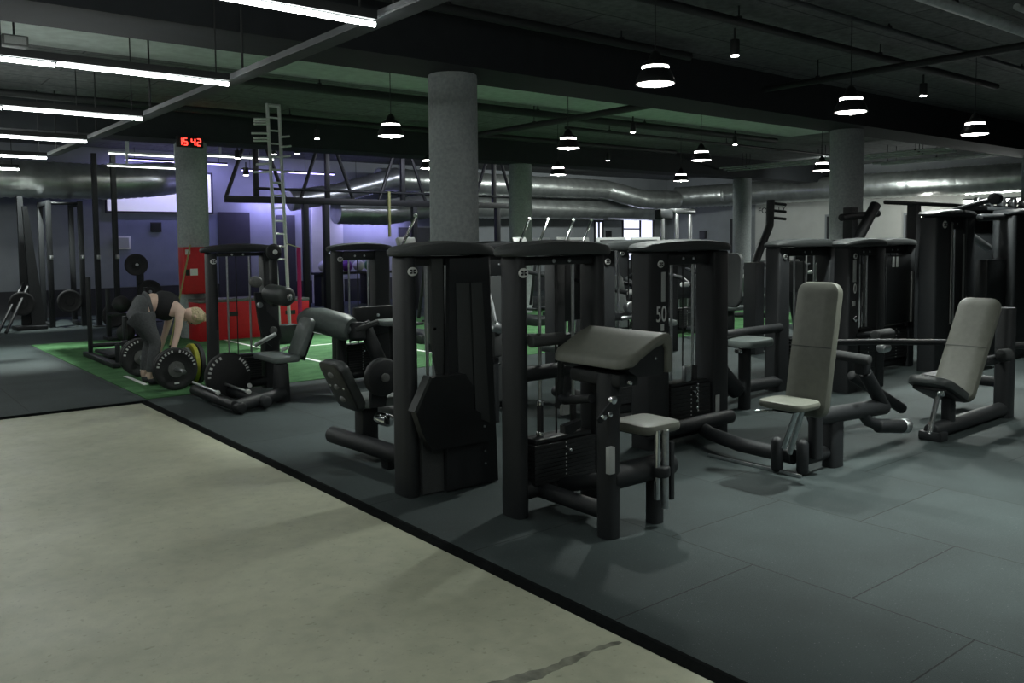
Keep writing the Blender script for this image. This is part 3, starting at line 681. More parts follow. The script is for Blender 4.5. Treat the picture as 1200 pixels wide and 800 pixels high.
MB().prism([(3.0, 0.58), (3.12, 0.60), (3.12, 0.56), (3.04, 0.53), (2.86+0.14, 0.54)], 3.3, 3.34).build('lever_link', 'black', T)
MB().box((3.27, 3.60, 0.59), (0.055, 0.03, 0.06), bev=0.005).build('cam_block', 'decal', T)
MB().post(3.15, 3.13, 0.10, 0.11, 0.001, 0.87, 1.0).build('front_post', 'black', T)
MB().rod((3.15, 3.135, 0.31), (3.64, 3.135, 0.31), 0.068, 0.012, 20).build('seat_tube', 'black', T)
MB().post(3.515, 3.135, 0.085, 0.085, 0.001, 0.30, 1.0).build('rear_post', 'black', T)
MB().rod((3.15, 3.16, 0.13), (3.15, 3.70, 0.13), 0.045, 0.01).build('base_tube', 'black', T)
MB().rod((3.30, 3.15, 0.28), (3.30, 3.71, 0.12), 0.045, 0.01).build('base_tube', 'black', T)
MB().cyl((3.44, 3.05, 0.16), (3.44, 3.05, 0.535), 0.017, n=14).build('seat_stem', 'chrome', T)
MB().cyl((3.505, 3.05, 0.10), (3.505, 3.05, 0.53), 0.02, n=14).build('seat_stem', 'steel', T)
MB().box2(3.535, 3.565, 3.035, 3.065, 0.14, 0.46, 0.004).build('seat_ratchet', 'dark', T)
MB().rod((3.47, 3.05, 0.28), (3.47, 3.05, 0.34), 0.05, 0.01).build('seat_clamp', 'black', T)
MB().pad((3.515, 3.2, 0.535), (0.30, 0.30, 0.055), bev=0.02, corner=0.06).build('seat', 'pad', T)
MB().box2(3.40, 3.63, 3.08, 3.30, 0.497, 0.507, 0.003).build('seat_plate', 'dark', T)
# arm pad: bent upholstered slab along Y
sec_o = [(3.085, 0.905), (3.088, 0.935), (3.105, 0.955), (3.15, 0.975), (3.30, 1.045), (3.385, 1.073), (3.425, 1.068), (3.445, 1.04), (3.45, 0.98), (3.45, 0.88), (3.44, 0.86)]
sec_i = [(3.415, 0.862), (3.405, 0.90), (3.405, 0.99), (3.385, 1.015), (3.30, 0.99), (3.15, 0.925), (3.11, 0.90)]
def pad_profile(y0, y1, poly, name, m, b=0.016, n=5):
    cx = sum(p[0] for p in poly)/len(poly); cz = sum(p[1] for p in poly)/len(poly)
    mb = MB(); rings = []
    def ring(y, ins):
        out = []; L = len(poly)
        for i in range(L):
            p = Vector(poly[i]); a = Vector(poly[i-1]); c = Vector(poly[(i+1) % L])
            t = (c-a).normalized(); nrm = Vector((-t.y, t.x))
            q = p - nrm*ins*POLY_SIGN
            out.append((q.x, y, q.y))
        return out
    R = 0.075
    ys = [(y0, b), (y0+0.004, b*0.3), (y0+0.012, 0)] + [(y0+R*q, 0) for q in (0.35, 0.6, 1.0)] + [(y1-R*q, 0) for q in (1.0, 0.6, 0.35)] + [(y1-0.012, 0), (y1-0.004, b*0.3), (y1, b)]
    for y, ins in ys:
        d = min(y-y0, y1-y, R); sh = R - math.sqrt(max(0, R*R-(R-d)**2))
        rings.append([(px + sh*max(0, min(1, (3.25-px)/0.12)), py, pz + sh*0.33*max(0, min(1, (3.25-px)/0.12))) for px, py, pz in ring(y, ins)])
    return mb.loops(rings).build(name, m, T)
POLY_SIGN = 1
ap = pad_profile(2.95, 3.52, sec_o+sec_i, 'arm_pad', 'pad', b=0.012)
MB().prism([(3.13, 0.898), (3.16, 0.92), (3.30, 0.985), (3.385, 1.01), (3.40, 0.985), (3.40, 0.87), (3.36, 0.85), (3.2, 0.86)], 2.968, 3.50).build('pad_shell', 'dark', T)
bolt(T, (3.33, 2.968, 0.945), (3.33, 2.96, 0.945), 0.008)
MB().box2(3.12, 3.27, 3.02, 3.40, 0.80, 0.875, 0.02).build('pad_bracket', 'black', T)
MB().box2(3.075, 3.115, 3.045, 3.075, 0.36, 0.50, 0.003).build('label_plate', 'decal', T)
bolt(T, (3.17, 3.02, 0.83), (3.17, 2.985, 0.83), 0.012); 

# ---- M1: leg extension with shrouded tower
T = thing('leg_extension_machine', (3.0, 4.9, 0), 'shrouded leg extension machine, its pierced backrest turned towards the concrete aisle', 'weight machine', 'weight machines')
tower(T, 2.695, 3.36, 4.47, capext=0.035, lw=0.098, rw=0.09, rods=(2.90, 3.2), stack=(2.82, 3.25), stackz=0.34, header=0.06, dep=0.2)
shr = MB().prism([(2.945, 0.012), (3.345, 0.012), (3.285, 1.455), (2.985, 1.455)], 4.325, 4.365).build('shroud', 'black', T)
MB().prism([(3.045, 0.5), (3.15, 0.5), (3.125, 1.30), (3.03, 1.30)], 4.316, 4.326).build('shroud_panel', 'shroud', T)
MB().prism([(3.165, 0.45), (3.275, 0.40), (3.225, 1.30), (3.14, 1.30)], 4.316, 4.326).build('shroud_panel', 'shroud', T)
MB().prism([(2.79, 0.012), (2.944, 0.012), (2.944, 0.36), (2.79, 0.36)], 4.36, 4.40).build('lower_cover', 'shroud', T)
MB().prism([(2.945, 0.70), (2.985, 0.70), (2.985, 1.455), (2.90, 1.455), (2.90, 0.95)], 4.40, 4.43).build('side_cover', 'shroud', T)
gd = MB().prism([(2.685, 0.56), (2.79, 0.745), (3.05, 0.745), (3.11, 0.66), (3.11, 0.52), (3.17, 0.48), (3.17, 0.40), (3.22, 0.36), (3.22, 0.30), (2.80, 0.30), (2.73, 0.42)], 4.265, 4.324)
gd = gd.build('guard', 'dark', T)
MB().prism([(2.670, 0.555), (2.783, 0.757), (2.80, 0.745), (2.69, 0.545)], 4.255, 4.325).build('guard_edge', 'cap', T)
bt = MB()
for z in (0.38, 0.30, 0.22, 0.14): bt.cyl((3.235+0.02*(0.4-z), 4.324, z), (3.235+0.02*(0.4-z), 4.316, z), 0.007, n=8)
bt.build('bolts', 'steel', T)
bolt(T, (2.92, 4.43, 1.02), (2.92, 4.40, 1.02), 0.014); 
MB().pad((2.818, 5.42, 0.555), (0.40, 0.32, 0.08), bev=0.03, ry=math.radians(-116), corner=0.07).build('backrest', 'paddark', T)
bs = MB().pad((2.780, 5.42, 0.553), (0.385, 0.305, 0.02), bev=0.008, ry=math.radians(-116), corner=0.07).build('backrest_shell', 'dark', T)
rot = Matrix.Rotation(math.radians(-116), 4, 'Y')
gm = MB()
for k in (-1, 0, 1):
    c = Vector((2.780, 5.42, 0.553)) + (rot @ Vector((0.1*k, 0.0, 0.012)))
    gm.sphere(c, 0.042, (0.45, 1.0, 0.6), 2)
gm.build('grip_holes', 'greyiron', bs)
for s in (-1, 1):
    c = Vector((2.780, 5.42, 0.553)) + (rot @ Vector((0.0, 0.10*s, 0.012)))
    bolt(T, c, c + (rot @ Vector((0, 0, 0.008))), 0.009, 'badge')
MB().pad((3.06, 5.42, 0.425), (0.36, 0.33, 0.07), bev=0.025, corner=0.07).build('seat', 'padgrey', T)
MB().box2(2.93, 3.06, 5.36, 5.48, 0.12, 0.39, 0.01).build('seat_post', 'black', T)
MB().rod((2.9, 5.78, 0.13), (2.97, 4.6, 0.13), 0.062, 0.012, 20).build('base_tube', 'black', T)
MB().box2(2.94, 3.02, 5.03, 5.13, 0.001, 0.10, 0.01).build('foot', 'black', T)
MB().rod((3.0, 5.16, 0.62), (3.0, 5.23, 0.62), 0.135, 0.02, 28).build('pivot_cam', 'black', T)
bolt(T, (3.0, 5.16, 0.62), (3.0, 5.135, 0.62), 0.03, 'greyiron')
MB().prism([(2.93, 0.40), (3.05, 0.40), (3.09, 0.68), (2.95, 0.68)], 5.235, 5.27).build('pivot_plate', 'black', T)
MB().rod((2.97, 5.20, 0.335), (2.97, 5.06, 0.335), 0.045, 0.008, 20).build('adjuster_knob', 'chrome', T)
MB().rod((3.3, 5.2, 0.30), (3.3, 5.7, 0.30), 0.07, 0.02).build('leg_roller', 'paddark', T)
MB().tube([(3.02, 5.22, 0.6), (3.2, 5.24, 0.45), (3.3, 5.28, 0.30)], 0.025).build('lever_arm', 'black', T)

# ---- M4: tower with 50 and seated press facing the aisle
T = thing('shoulder_press_machine', (5.0, 3.8, 0), 'press machine with upright olive backrest, joined to the tower marked 50', 'weight machine', 'weight machines')
tower(T, 4.68, 5.62, 4.32, lw=0.23, rw=0.2, rods=(5.02, 5.27), stack=(4.93, 5.40), stackz=0.44, capext=0.06, header=0.10, dep=0.2, sleeve=False)
y = 4.32-0.1
MB().box2(4.80, 4.845, y-0.004, y-0.0005, 1.10, 1.32, 0.001).build('label_strip', 'decal', T)
text_mesh('numeral', '50', 0.165, face_mtx((4.80, y-0.003, 1.005), '-Y'), 'white', T, sx=0.72)
MB().box2(4.795, 4.83, y-0.004, y-0.0005, 0.885, 0.935, 0.001).build('sticker', 'badge', T)
MB().box2(5.44, 5.49, y-0.006, y-0.0005, 0.16, 0.33, 0.002).build('label_plate', 'decal', T)
MB().rod((5.27, 4.29, 0.44), (5.27, 4.29, 0.58), 0.022, 0.004).build('rod_sleeve', 'rubber', T)
MB().box((5.14, 4.26, 0.53), (0.06, 0.05, 0.12), bev=0.01).build('pulley_block', 'steel', T)
ch = MB()
for i in range(9): ch.lathe([(0.006, -0.004), (0.013, 0), (0.006, 0.004)], (5.20, 4.20, 0.24+0.025*i), 'Y' if i % 2 else 'X', 10)
ch.build('chain', 'chrome', T)
MB().rod((4.6, 4.15, 0.16), (5.55, 4.15, 0.16), 0.055, 0.012, 18).build('base_tube', 'black', T)
MB().tube([(5.3, 4.3, 0.11), (5.1, 4.0, 0.11), (4.98, 3.65, 0.11), (4.96, 3.2, 0.11)], 0.05, 16).build('base_tube', 'black', T)
MB().box2(4.885, 4.90, 3.1, 3.85, 0.001, 0.022, 0.002).build('floor_rail', 'steel', T)
for lx, ly in ((4.90, 3.29), (4.965, 3.14)):
    MB().rod((lx, ly, 0.001), (lx, ly, 0.24), 0.04, 0.03, 16).build('leg', 'black', T)
MB().rod((4.98, 3.16, 0.10), (5.36, 3.16, 0.10), 0.048, 0.012).build('base_tube', 'black', T)
MB().post(5.33, 3.14, 0.15, 0.11, 0.001, 0.40, 1.0).build('rear_post', 'black', T)
MB().post(5.05, 3.1, 0.09, 0.08, 0.11, 0.62, 1.0).build('rear_post', 'black', T)
MB().rod((5.05, 3.12, 0.375), (5.98, 3.12, 0.33), 0.058, 0.015, 18).build('frame_tube', 'black', T)
MB().rod((5.98, 3.12, 0.32), (5.66, 3.10, 0.62), 0.048, 0.015, 18).build('press_arm', 'black', T)
MB().box((5.6, 3.08, 0.66), (0.10, 0.08, 0.10), bev=0.02).build('arm_joint', 'black', T)
MB().rod((5.55, 3.0, 0.72), (5.55, 3.32, 0.74), 0.035, 0.01).build('grip', 'foam', T)
MB().rod((5.80, 3.08, 0.22), (6.06, 3.02, 0.19), 0.05, 0.012, 18).build('foot_tube', 'black', T)
MB().rod((6.05, 3.022, 0.191), (6.11, 3.008, 0.185), 0.053, 0.012, 18).build('tube_end', 'steel', T)
MB().tube([(5.62, 3.12, 0.36), (5.72, 3.1, 0.26), (5.83, 3.07, 0.22)], 0.04).build('foot_tube', 'black', T)
MB().pad((4.95, 3.06, 0.845), (0.87, 0.30, 0.07), bev=0.02, ry=math.radians(-79), corner=0.07).build('backrest', 'pad', T)
MB().box((5.0, 3.06, 0.80), (0.02, 0.2, 0.62), ry=math.radians(11)).build('backrest_plate', 'dark', T)
sm = MB().box((4.907, 3.06, 0.865), (0.004, 0.296, 0.005), ry=math.radians(11)); sm.build('seam', 'paddark', T)
MB().pad((4.70, 3.07, 0.52), (0.27, 0.33, 0.05), bev=0.02, corner=0.07).build('seat', 'padside', T)
MB().box2(4.62, 4.80, 3.0, 3.14, 0.474, 0.494, 0.004).build('seat_plate', 'dark', T)
MB().cyl((4.775, 3.06, 0.47), (4.81, 3.18, 0.20), 0.018, n=14).build('seat_stem', 'chrome', T)
MB().cyl((4.82, 3.05, 0.47), (4.85, 3.16, 0.16), 0.016, n=14).build('seat_stem', 'steel', T)
MB().rod((4.66, 3.16, 0.465), (4.60, 3.26, 0.455), 0.010, 0.003).build('adjuster_lever', 'chrome', T)

# ---- bench 2: incline press at the right
T = thing('incline_press_machine', (7.2, 3.05, 0), 'incline press machine at the right with a tall reclined olive backrest', 'weight machine', 'weight machines')
MB().pad((7.20, 3.07, 0.655), (0.94, 0.33, 0.075), bev=0.022, ry=math.radians(-56), corner=0.08).build('backrest', 'pad', T)
MB().box((7.245, 3.07, 0.63), (0.02, 0.22, 0.70), ry=math.radians(34)).build('backrest_plate', 'dark', T)
MB().pad((6.72, 3.07, 0.385), (0.46, 0.34, 0.07), bev=0.02, ry=math.radians(24), corner=0.1).build('seat', 'paddark', T)
MB().box((7.168, 3.07, 0.68), (0.004, 0.326, 0.005), ry=math.radians(34)).build('seam', 'paddark', T)
MB().box((6.735, 3.07, 0.34), (0.36, 0.26, 0.03), ry=math.radians(20), bev=0.005).build('seat_plate', 'dark', T)
MB().cyl((6.52, 2.98, 0.36), (6.40, 2.98, 0.10), 0.016, n=14).build('seat_stem', 'chrome', T)
MB().cyl((6.58, 3.02, 0.33), (6.47, 3.02, 0.07), 0.016, n=14).build('seat_stem', 'chrome', T)
bolt(T, (6.5, 2.93, 0.385), (6.5, 2.97, 0.385), 0.022)
MB().rod((6.56, 3.05, 0.075), (7.95, 3.06, 0.075), 0.06, 0.012, 18).build('base_tube', 'black', T)
MB().box((6.60, 3.05, 0.036), (0.12, 0.18, 0.07), bev=0.012).build('foot', 'black', T)
MB().post(6.85, 3.05, 0.10, 0.09, 0.10, 0.34, 1.0).build('seat_post', 'black', T)
MB().post(7.92, 3.06, 0.16, 0.14, 0.001, 0.95, 1.0).build('rear_post', 'black', T)
MB().rod((7.3, 3.06, 0.52), (7.9, 3.06, 0.52), 0.04, 0.01).build('frame_tube', 'black', T)
MB().rod((7.62, 2.98, 0.57), (7.72, 2.95, 0.57), 0.055, 0.012).build('pivot', 'foam', T)
MB().rod((6.05, 3.42, 0.52), (6.62, 3.30, 0.20), 0.042, 0.012).build('foot_lever', 'black', T)
MB().tube([(6.3, 3.9, 0.70), (7.2, 3.9, 0.64), (7.8, 3.5, 0.62)], 0.028).build('press_arm', 'black', T)
MB().rod((6.25, 3.9, 0.703), (6.5, 3.9, 0.687), 0.036, 0.01).build('grip', 'foam', T)
MB().rod((7.9, 3.06, 0.62), (8.5, 2.85, 0.60), 0.03, 0.01).build('press_arm', 'black', T)
MB().box2(7.5, 8.3, 3.45, 3.6, 0.25, 0.36, 0.02).build('rear_frame', 'black', T)
MB().rod((7.9, 3.1, 0.3), (7.9, 3.55, 0.3), 0.045, 0.01).build('frame_tube', 'black', T)

# ---- LC: leg curl by the turf
T = thing('leg_curl_machine', (3.4, 8.3, 0), 'leg curl machine at the turf edge with a black roller pad over its small seat', 'weight machine', 'weight machines')
tower(T, 3.06, 3.82, 8.86, lw=0.11, rw=0.17, rods=(3.28, 3.52), stack=(3.16, 3.60), stackz=0.36, dep=0.16, header=0.04, sleeve=False, capm='black')
MB().rod((2.88, 8.78, 0.08), (2.90, 7.55, 0.065), 0.052, 0.015, 18).build('base_tube', 'dark', T)
MB().rod((3.12, 8.8, 0.09), (3.17, 7.62, 0.075), 0.055, 0.015, 18).build('base_tube', 'black', T)
MB().rod((2.86, 7.62, 0.075), (3.45, 7.9, 0.09), 0.06, 0.012, 18).build('base_tube', 'black', T)
for p in ((2.86, 8.05, 0.15), (3.1, 7.9, 0.15), (3.25, 8.25, 0.15)):
    bolt(T, p, (p[0]-0.01, p[1]-0.04, p[2]), 0.022, 'badge')
for a, b in (((2.86, 8.75, 0.16), (2.87, 8.1, 0.145)), ((3.07, 8.6, 0.16), (3.1, 7.95, 0.145))):
    MB().cyl(a, b, 0.014, n=10).build('floor_rail', 'steel', T)
MB().post(3.47, 7.98, 0.16, 0.16, 0.001, 0.375, 0.8).build('seat_post', 'black', T)
MB().pad((3.53, 8.22, 0.41), (0.28, 0.60, 0.06), bev=0.02, corner=0.06).build('seat', 'padgrey', T)
MB().pad((3.76, 8.12, 0.60), (0.42, 0.30, 0.07), bev=0.025, ry=math.radians(-68), corner=0.07).build('backrest', 'padgrey', T)
MB().box((3.81, 8.15, 0.51), (0.03, 0.16, 0.30), ry=math.radians(22)).build('backrest_plate', 'dark', T)
rp = MB().rod((3.55, 8.45, 1.05), (3.62, 8.08, 1.02), 0.10, 0.05, 24).build('roller_pad', 'paddark', T)
MB().rod((3.615, 8.085, 1.02), (3.625, 8.055, 1.02), 0.035, 0.008, 16).build('roller_cap', 'chrome', rp)
MB().prism([(3.42, 1.06), (3.53, 1.06), (3.54, 0.86), (3.66, 0.74), (3.70, 0.58), (3.60, 0.48), (3.50, 0.56), (3.46, 0.72)], 8.46, 8.50).build('lever_plate', 'black', T)
bolt(T, (3.60, 8.46, 0.66), (3.60, 8.43, 0.66), 0.04, 'greyiron'); bolt(T, (3.46, 8.46, 0.93), (3.46, 8.43, 0.93), 0.03, 'steel')
MB().rod((3.60, 8.25, 0.47), (3.64, 8.2, 0.5), 0.018, 0.004).build('adjuster_knob', 'badge', T)
MB().rod((3.36, 8.35, 0.53), (3.52, 8.2, 0.65), 0.022, 0.006).build('adjuster_lever', 'steel', T)
MB().rod((3.55, 8.8, 1.16), (3.5, 8.6, 1.16), 0.06, 0.02, 18).build('pulley', 'greyiron', T)
MB().rod((3.66, 8.55, 1.47), (3.66, 8.50, 1.47), 0.085, 0.015, 24).build('pulley', 'black', T)
bolt(T, (3.66, 8.5, 1.47), (3.66, 8.48, 1.47), 0.025, 'badge')
MB().box2(3.63, 3.70, 8.52, 8.60, 0.9, 1.40, 0.008).build('pulley_post', 'black', T)

# ---- D: second tower behind, with thick arm roll
T = thing('preacher_bench_machine', (4.6, 8.4, 0), 'machine left of the shrouded tower with a fat slate arm roll and open weight tower', 'weight machine', 'weight machines')
tower(T, 4.36, 5.06, 8.6, lw=0.12, rw=0.2, rods=(4.56, 4.80), stack=(4.5, 4.85), stackz=0.4, dep=0.16, header=0.10, sleeve=False, capm='black')
MB().box2(4.46, 4.98, 8.28, 8.36, 0.55, 0.86, 0.02).build('cover_box', 'dark', T)
bolt(T, (4.74, 8.28, 0.76), (4.74, 8.26, 0.76), 0.016, 'steel')
MB().tube([(3.95, 8.5, 0.74), (3.98, 8.42, 0.75), (4.06, 8.25, 0.745), (4.2, 8.0, 0.68), (4.23, 7.94, 0.665)], [0.085, 0.125, 0.135, 0.14, 0.115], 24).build('arm_roll', 'padgrey', T)
bolt(T, (4.22, 7.95, 0.665), (4.27, 7.86, 0.65), 0.05, 'steel', 'roll_cap')
MB().rod((4.29, 7.92, 0.73), (4.27, 7.88, 0.55), 0.085, 0.02, 20).build('cam', 'black', T)
MB().rod((4.23, 7.85, 0.66), (4.45, 7.75, 0.74), 0.03, 0.008).build('grip', 'foam', T)
MB().rod((4.40, 8.0, 0.72), (4.62, 7.8, 0.02), 0.075, 0.015, 18).build('slanted_post', 'black', T)
MB().post(4.3, 8.3, 0.10, 0.1, 0.001, 0.7, 1.0).build('front_post', 'black', T)
MB().pad((4.78, 8.0, 0.70), (0.36, 0.3, 0.06), bev=0.02).build('seat', 'padgrey', T)
MB().post(4.80, 8.05, 0.08, 0.08, 0.001, 0.67, 1.0).build('seat_post', 'black', T)

# ---- M3: tower between the front machine and the 50 tower
T = thing('chest_press_machine', (5.4, 5.3, 0), 'weight tower standing between the front curl machine and the tower marked 50', 'weight machine', 'weight machines')
tower(T, 5.08, 5.98, 5.25, lw=0.22, rw=0.2, rods=(5.40, 5.62), stack=(5.32, 5.76), stackz=0.45, capext=0.06, sleeve=False, header=0.0, dep=0.18)
MB().box2(5.30, 5.8, 5.2, 5.3, 0.86, 0.93, 0.01).build('cross_tube', 'black', T)
MB().rod((5.35, 5.16, 0.88), (5.75, 5.1, 0.92), 0.02, 0.006).build('adjuster_lever', 'steel', T)
MB().rod((5.44, 5.12, 0.98), (5.44, 5.18, 0.98), 0.05, 0.01).build('pulley', 'steel', T)
MB().pad((5.5, 6.0, 0.55), (0.5, 0.36, 0.07), bev=0.02).build('seat', 'padgrey', T)
MB().post(5.5, 6.0, 0.1, 0.1, 0.001, 0.51, 1.0).build('seat_post', 'black', T)
MB().rod((5.5, 5.3, 0.1), (5.5, 6.2, 0.1), 0.05, 0.012).build('base_tube', 'black', T)

# ---- F: tower between leg extension and the front machine
T = thing('cable_row_machine', (4.7, 6.2, 0), 'dark weight tower filling the gap between the shrouded tower and the curl machine', 'weight machine', 'weight machines')
tower(T, 4.42, 5.1, 6.2, lw=0.13, rw=0.2, stackz=0.5, dep=0.18, header=0.22, sleeve=False, emb=False, capm='black')
MB().box2(4.52, 4.94, 6.10, 6.12, 0.10, 1.25, 0.005).build('shroud', 'shroud', T)
MB().tube([(4.58, 6.08, 1.22), (4.52, 5.9, 1.0), (4.44, 5.75, 0.86)], 0.014).build('cable', 'steel', T)
MB().rod((4.40, 5.75, 0.85), (4.48, 5.74, 0.80), 0.05, 0.015).build('pulley', 'steel', T)
MB().box((4.45, 5.78, 0.70), (0.10, 0.12, 0.26), bev=0.03).build('grip_block', 'foam', T)
MB().post(4.45, 5.8, 0.08, 0.08, 0.001, 0.56, 1.0).build('front_post', 'black', T)

# ---- E: group of three towers behind the press
def etower(name, x0, x1, y, lab, lw, strips=False, **k):
    T = thing(name, ((x0+x1)/2, y, 0), lab, 'weight machine', 'weight machines')
    tower(T, x0, x1, y, lw=lw, rw=0.16, sleeve=False, dep=0.18, **k)
    return T
T = etower('pec_fly_machine', 7.52, 8.62, 5.13, 'weight tower whose left post shows beside the upright olive backrest', 0.2, stackz=0.5)
MB().pad((7.28, 5.5, 1.14), (0.56, 0.36, 0.06), bev=0.02, ry=math.radians(-86)).build('backrest', 'shroud', T)
MB().pad((6.55, 4.75, 0.62), (0.44, 0.40, 0.07), bev=0.02).build('seat', 'padgrey', T)
MB().post(6.55, 4.75, 0.1, 0.1, 0.001, 0.58, 1.0).build('seat_post', 'black', T)
MB().rod((5.95, 4.75, 0.70), (7.55, 5.05, 0.66), 0.045, 0.01).build('frame_tube', 'black', T)
MB().rod((5.9, 4.9, 0.16), (7.6, 5.1, 0.1), 0.06, 0.012).build('base_tube', 'black', T)
MB().rod((6.05, 4.85, 0.62), (6.45, 4.75, 0.16), 0.075, 0.015).build('slanted_post', 'black', T)
bolt(T, (6.32, 4.68, 0.56), (6.32, 4.62, 0.56), 0.02)
T = etower('triceps_machine', 7.95, 8.68, 4.62, 'weight tower with a 0 under its badge, right of the upright backrest', 0.22, stackz=0.6)
y = 4.62-0.09
MB().box2(8.02, 8.08, y-0.004, y-0.0005, 1.12, 1.34, 0.001).build('label_strip', 'decal', T)
text_mesh('numeral', '0', 0.14, face_mtx((8.06, y-0.003, 1.05), '-Y'), 'white', T, sx=0.8)
MB().box2(8.02, 8.07, y-0.004, y-0.0005, 0.88, 0.93, 0.001).build('sticker', 'badge', T)
MB().box2(8.22, 8.26, y-0.006, y-0.0005, 0.70, 1.38, 0.001).build('label_strip', 'greyiron', T)
bolt(T, (8.04, 4.53, 0.75), (8.04, 4.5, 0.75), 0.028)
MB().rod((7.85, 4.2, 0.62), (8.15, 4.2, 0.62), 0.055, 0.015).build('roller', 'foam', T)
MB().tube([(8.0, 4.2, 0.62), (8.1, 4.4, 0.6), (8.15, 4.6, 0.55)], 0.03).build('roller_arm', 'black', T)
MB().rod((7.86, 4.15, 0.5), (8.0, 4.15, 0.5), 0.045, 0.01).build('pulley', 'steel', T)
T = etower('abdominal_machine', 9.42, 10.35, 5.12, 'weight tower third in the group right of the backrest, under the column foot', 0.2, stackz=0.5, emb=False)
MB().box2(9.62, 10.19, 5.015, 5.03, 0.55, 1.36, 0.004).build('shroud', 'dark', T)
MB().box2(9.75, 9.79, 5.005, 5.014, 1.22, 1.34).box2(9.84, 9.88, 5.005, 5.014, 1.22, 1.34).build('sticker', 'decal', T)
MB().box2(10.2, 10.24, 5.0, 5.02, 0.55, 1.15, 0.003).build('label_strip', 'greyiron', T)
# ---- tall tower pair at the far right
T = thing('lat_pulldown_machine', (10.4, 4.7, 0), 'tall lat pulldown tower behind the reclined backrest', 'weight machine', 'weight machines')
tower(T, 9.93, 10.95, 4.7, es=1.6, lw=0.38, rw=0.24, dep=0.22, h=1.80, rods=(10.36, 10.6), stackz=0.5, sleeve=False, header=0.14, capm='black')
y = 4.7-0.11
MB().box2(10.27, 10.295, y-0.02, y-0.005, 0.55, 1.74, 0.002).build('edge_strip', 'greyiron', T)
MB().box2(10.58, 10.61, y-0.02, y-0.005, 0.55, 1.60, 0.002).build('edge_strip', 'greyiron', T)
MB().rod((10.1, 4.4, 0.45), (10.95, 4.4, 0.45), 0.05, 0.01).build('frame_tube', 'black', T)
MB().rod((10.5, 4.75, 1.86), (10.5, 4.2, 2.0), 0.03, 0.01).build('boom', 'black', T)
MB().rod((10.45, 4.2, 2.0), (10.55, 4.2, 2.0), 0.07, 0.012).build('pulley', 'black', T)
T = thing('cable_crossover_machine', (12.2, 4.6, 0), 'dark crossover machine at the right edge, right of the tall pulldown tower', 'weight machine', 'weight machines')
tower(T, 11.75, 13.2, 4.6, lw=0.5, rw=0.5, dep=0.3, h=1.84, stackz=0.5, sleeve=False, header=0.2, emb=False, capm='black')
MB().rod((11.06, 4.6, 1.80), (11.75, 4.6, 1.82), 0.045, 0.01).build('cross_beam', 'black', T)
MB().box2(11.2, 11.75, 4.55, 4.7, 0.6, 1.28, 0.02).build('cover_box', 'dark', T)
MB().post(11.4, 4.62, 0.3, 0.14, 0.001, 0.6, 1.0).build('front_post', 'black', T)
MB().rod((11.05, 4.9, 1.72), (11.7, 4.75, 1.42), 0.05, 0.01).build('lever_arm', 'steel', T)
# ================================================================ BARBELL, PERSON
def bumper(mb, c, r, w, axis='Y'):
    return mb.lathe([(0.03, -w/2), (r*0.35, -w/2), (r*0.38, -w*0.35), (r*0.72, -w*0.35), (r*0.78, -w/2), (r-0.008, -w/2), (r, -w*0.4), (r, w*0.4), (r-0.008, w/2), (r*0.78, w/2), (r*0.72, w*0.35), (r*0.38, w*0.35), (r*0.35, w/2), (0.03, w/2)], c, axis, 32)
BX, BZ = 2.87, 0.232
T = thing('barbell', (BX, 9.85, 0), 'chrome barbell on the turf gripped by the bending woman', 'barbell')
MB().cyl((BX, 9.42, BZ), (BX, 10.53, BZ), 0.016, n=12).build('shaft', 'chrome', T)
for s, ya, yb in ((-1, 9.05, 9.42), (1, 10.53, 10.92)):
    MB().rod((BX, ya, BZ), (BX, yb, BZ), 0.025, 0.004, 16).build('sleeve', 'steel', T)
    MB().rod((BX, 9.42 if s < 0 else 10.50, BZ), (BX, 9.45 if s < 0 else 10.53, BZ), 0.038, 0.005, 18).build('sleeve_collar', 'steel', T)
def plate_text(T, c, r, txt, size):
    # letters set around the rim on the -Y face
    for i, ch in enumerate(txt):
        a = math.radians(150 - i*20)
        p = Vector((c[0]+math.cos(a)*r, c[1], c[2]+math.sin(a)*r))
        m = Matrix.Translation(p) @ face_mtx((0, 0, 0), '-Y') @ Matrix.Rotation(a-PI/2, 4, 'Z')
        text_mesh('rim_letter', ch, size, m, 'badge', T, extrude=0.001)
def plate(y, r, w, m, lab, letters=None, hub=True):
    o = bumper(MB(), (BX, y, BZ), r, w).build('weight_plate', m); tag(o, lab, 'weight plate', 'plates on the barbell')
    base = o.location.copy()
    def add(nm, mb, mm):
        bmesh.ops.translate(mb.bm, verts=mb.bm.verts, vec=-base); return mb.build(nm, mm, o, shift=False)
    if hub: add('hub_ring', MB().lathe([(0.032, -w/2-0.004), (0.085, -w/2-0.004), (0.085, -w/2+0.01), (0.032, -w/2+0.01)], (BX, y, BZ), 'Y', 24), 'greyiron')
    if letters:
        mb = MB()
        o2 = add('rim_lettering', MB().box((BX, y, BZ-0.15), (0.05, w+0.004, 0.016)), 'badge')
        for sx, nn in ((1, 7), (-1, 7)):
            for i in range(nn):
                a = math.radians((90 + sx*(12 + i*11)))
                c = Vector((BX+math.cos(a)*r*0.86, y-w/2-0.001, BZ+math.sin(a)*r*0.86))
                mb.box(c, (0.012 if i % 2 else 0.018, 0.003, 0.026), ry=-(a-PI/2))
        add('rim_lettering', mb, 'badge')
    return o
plate(9.32, 0.225, 0.05, 'rubber', 'black lettered bumper plate, nearest big disc on the barbell', True)
plate(9.38, 0.225, 0.045, 'rubber', 'black bumper plate behind the lettered one on the near barbell end')
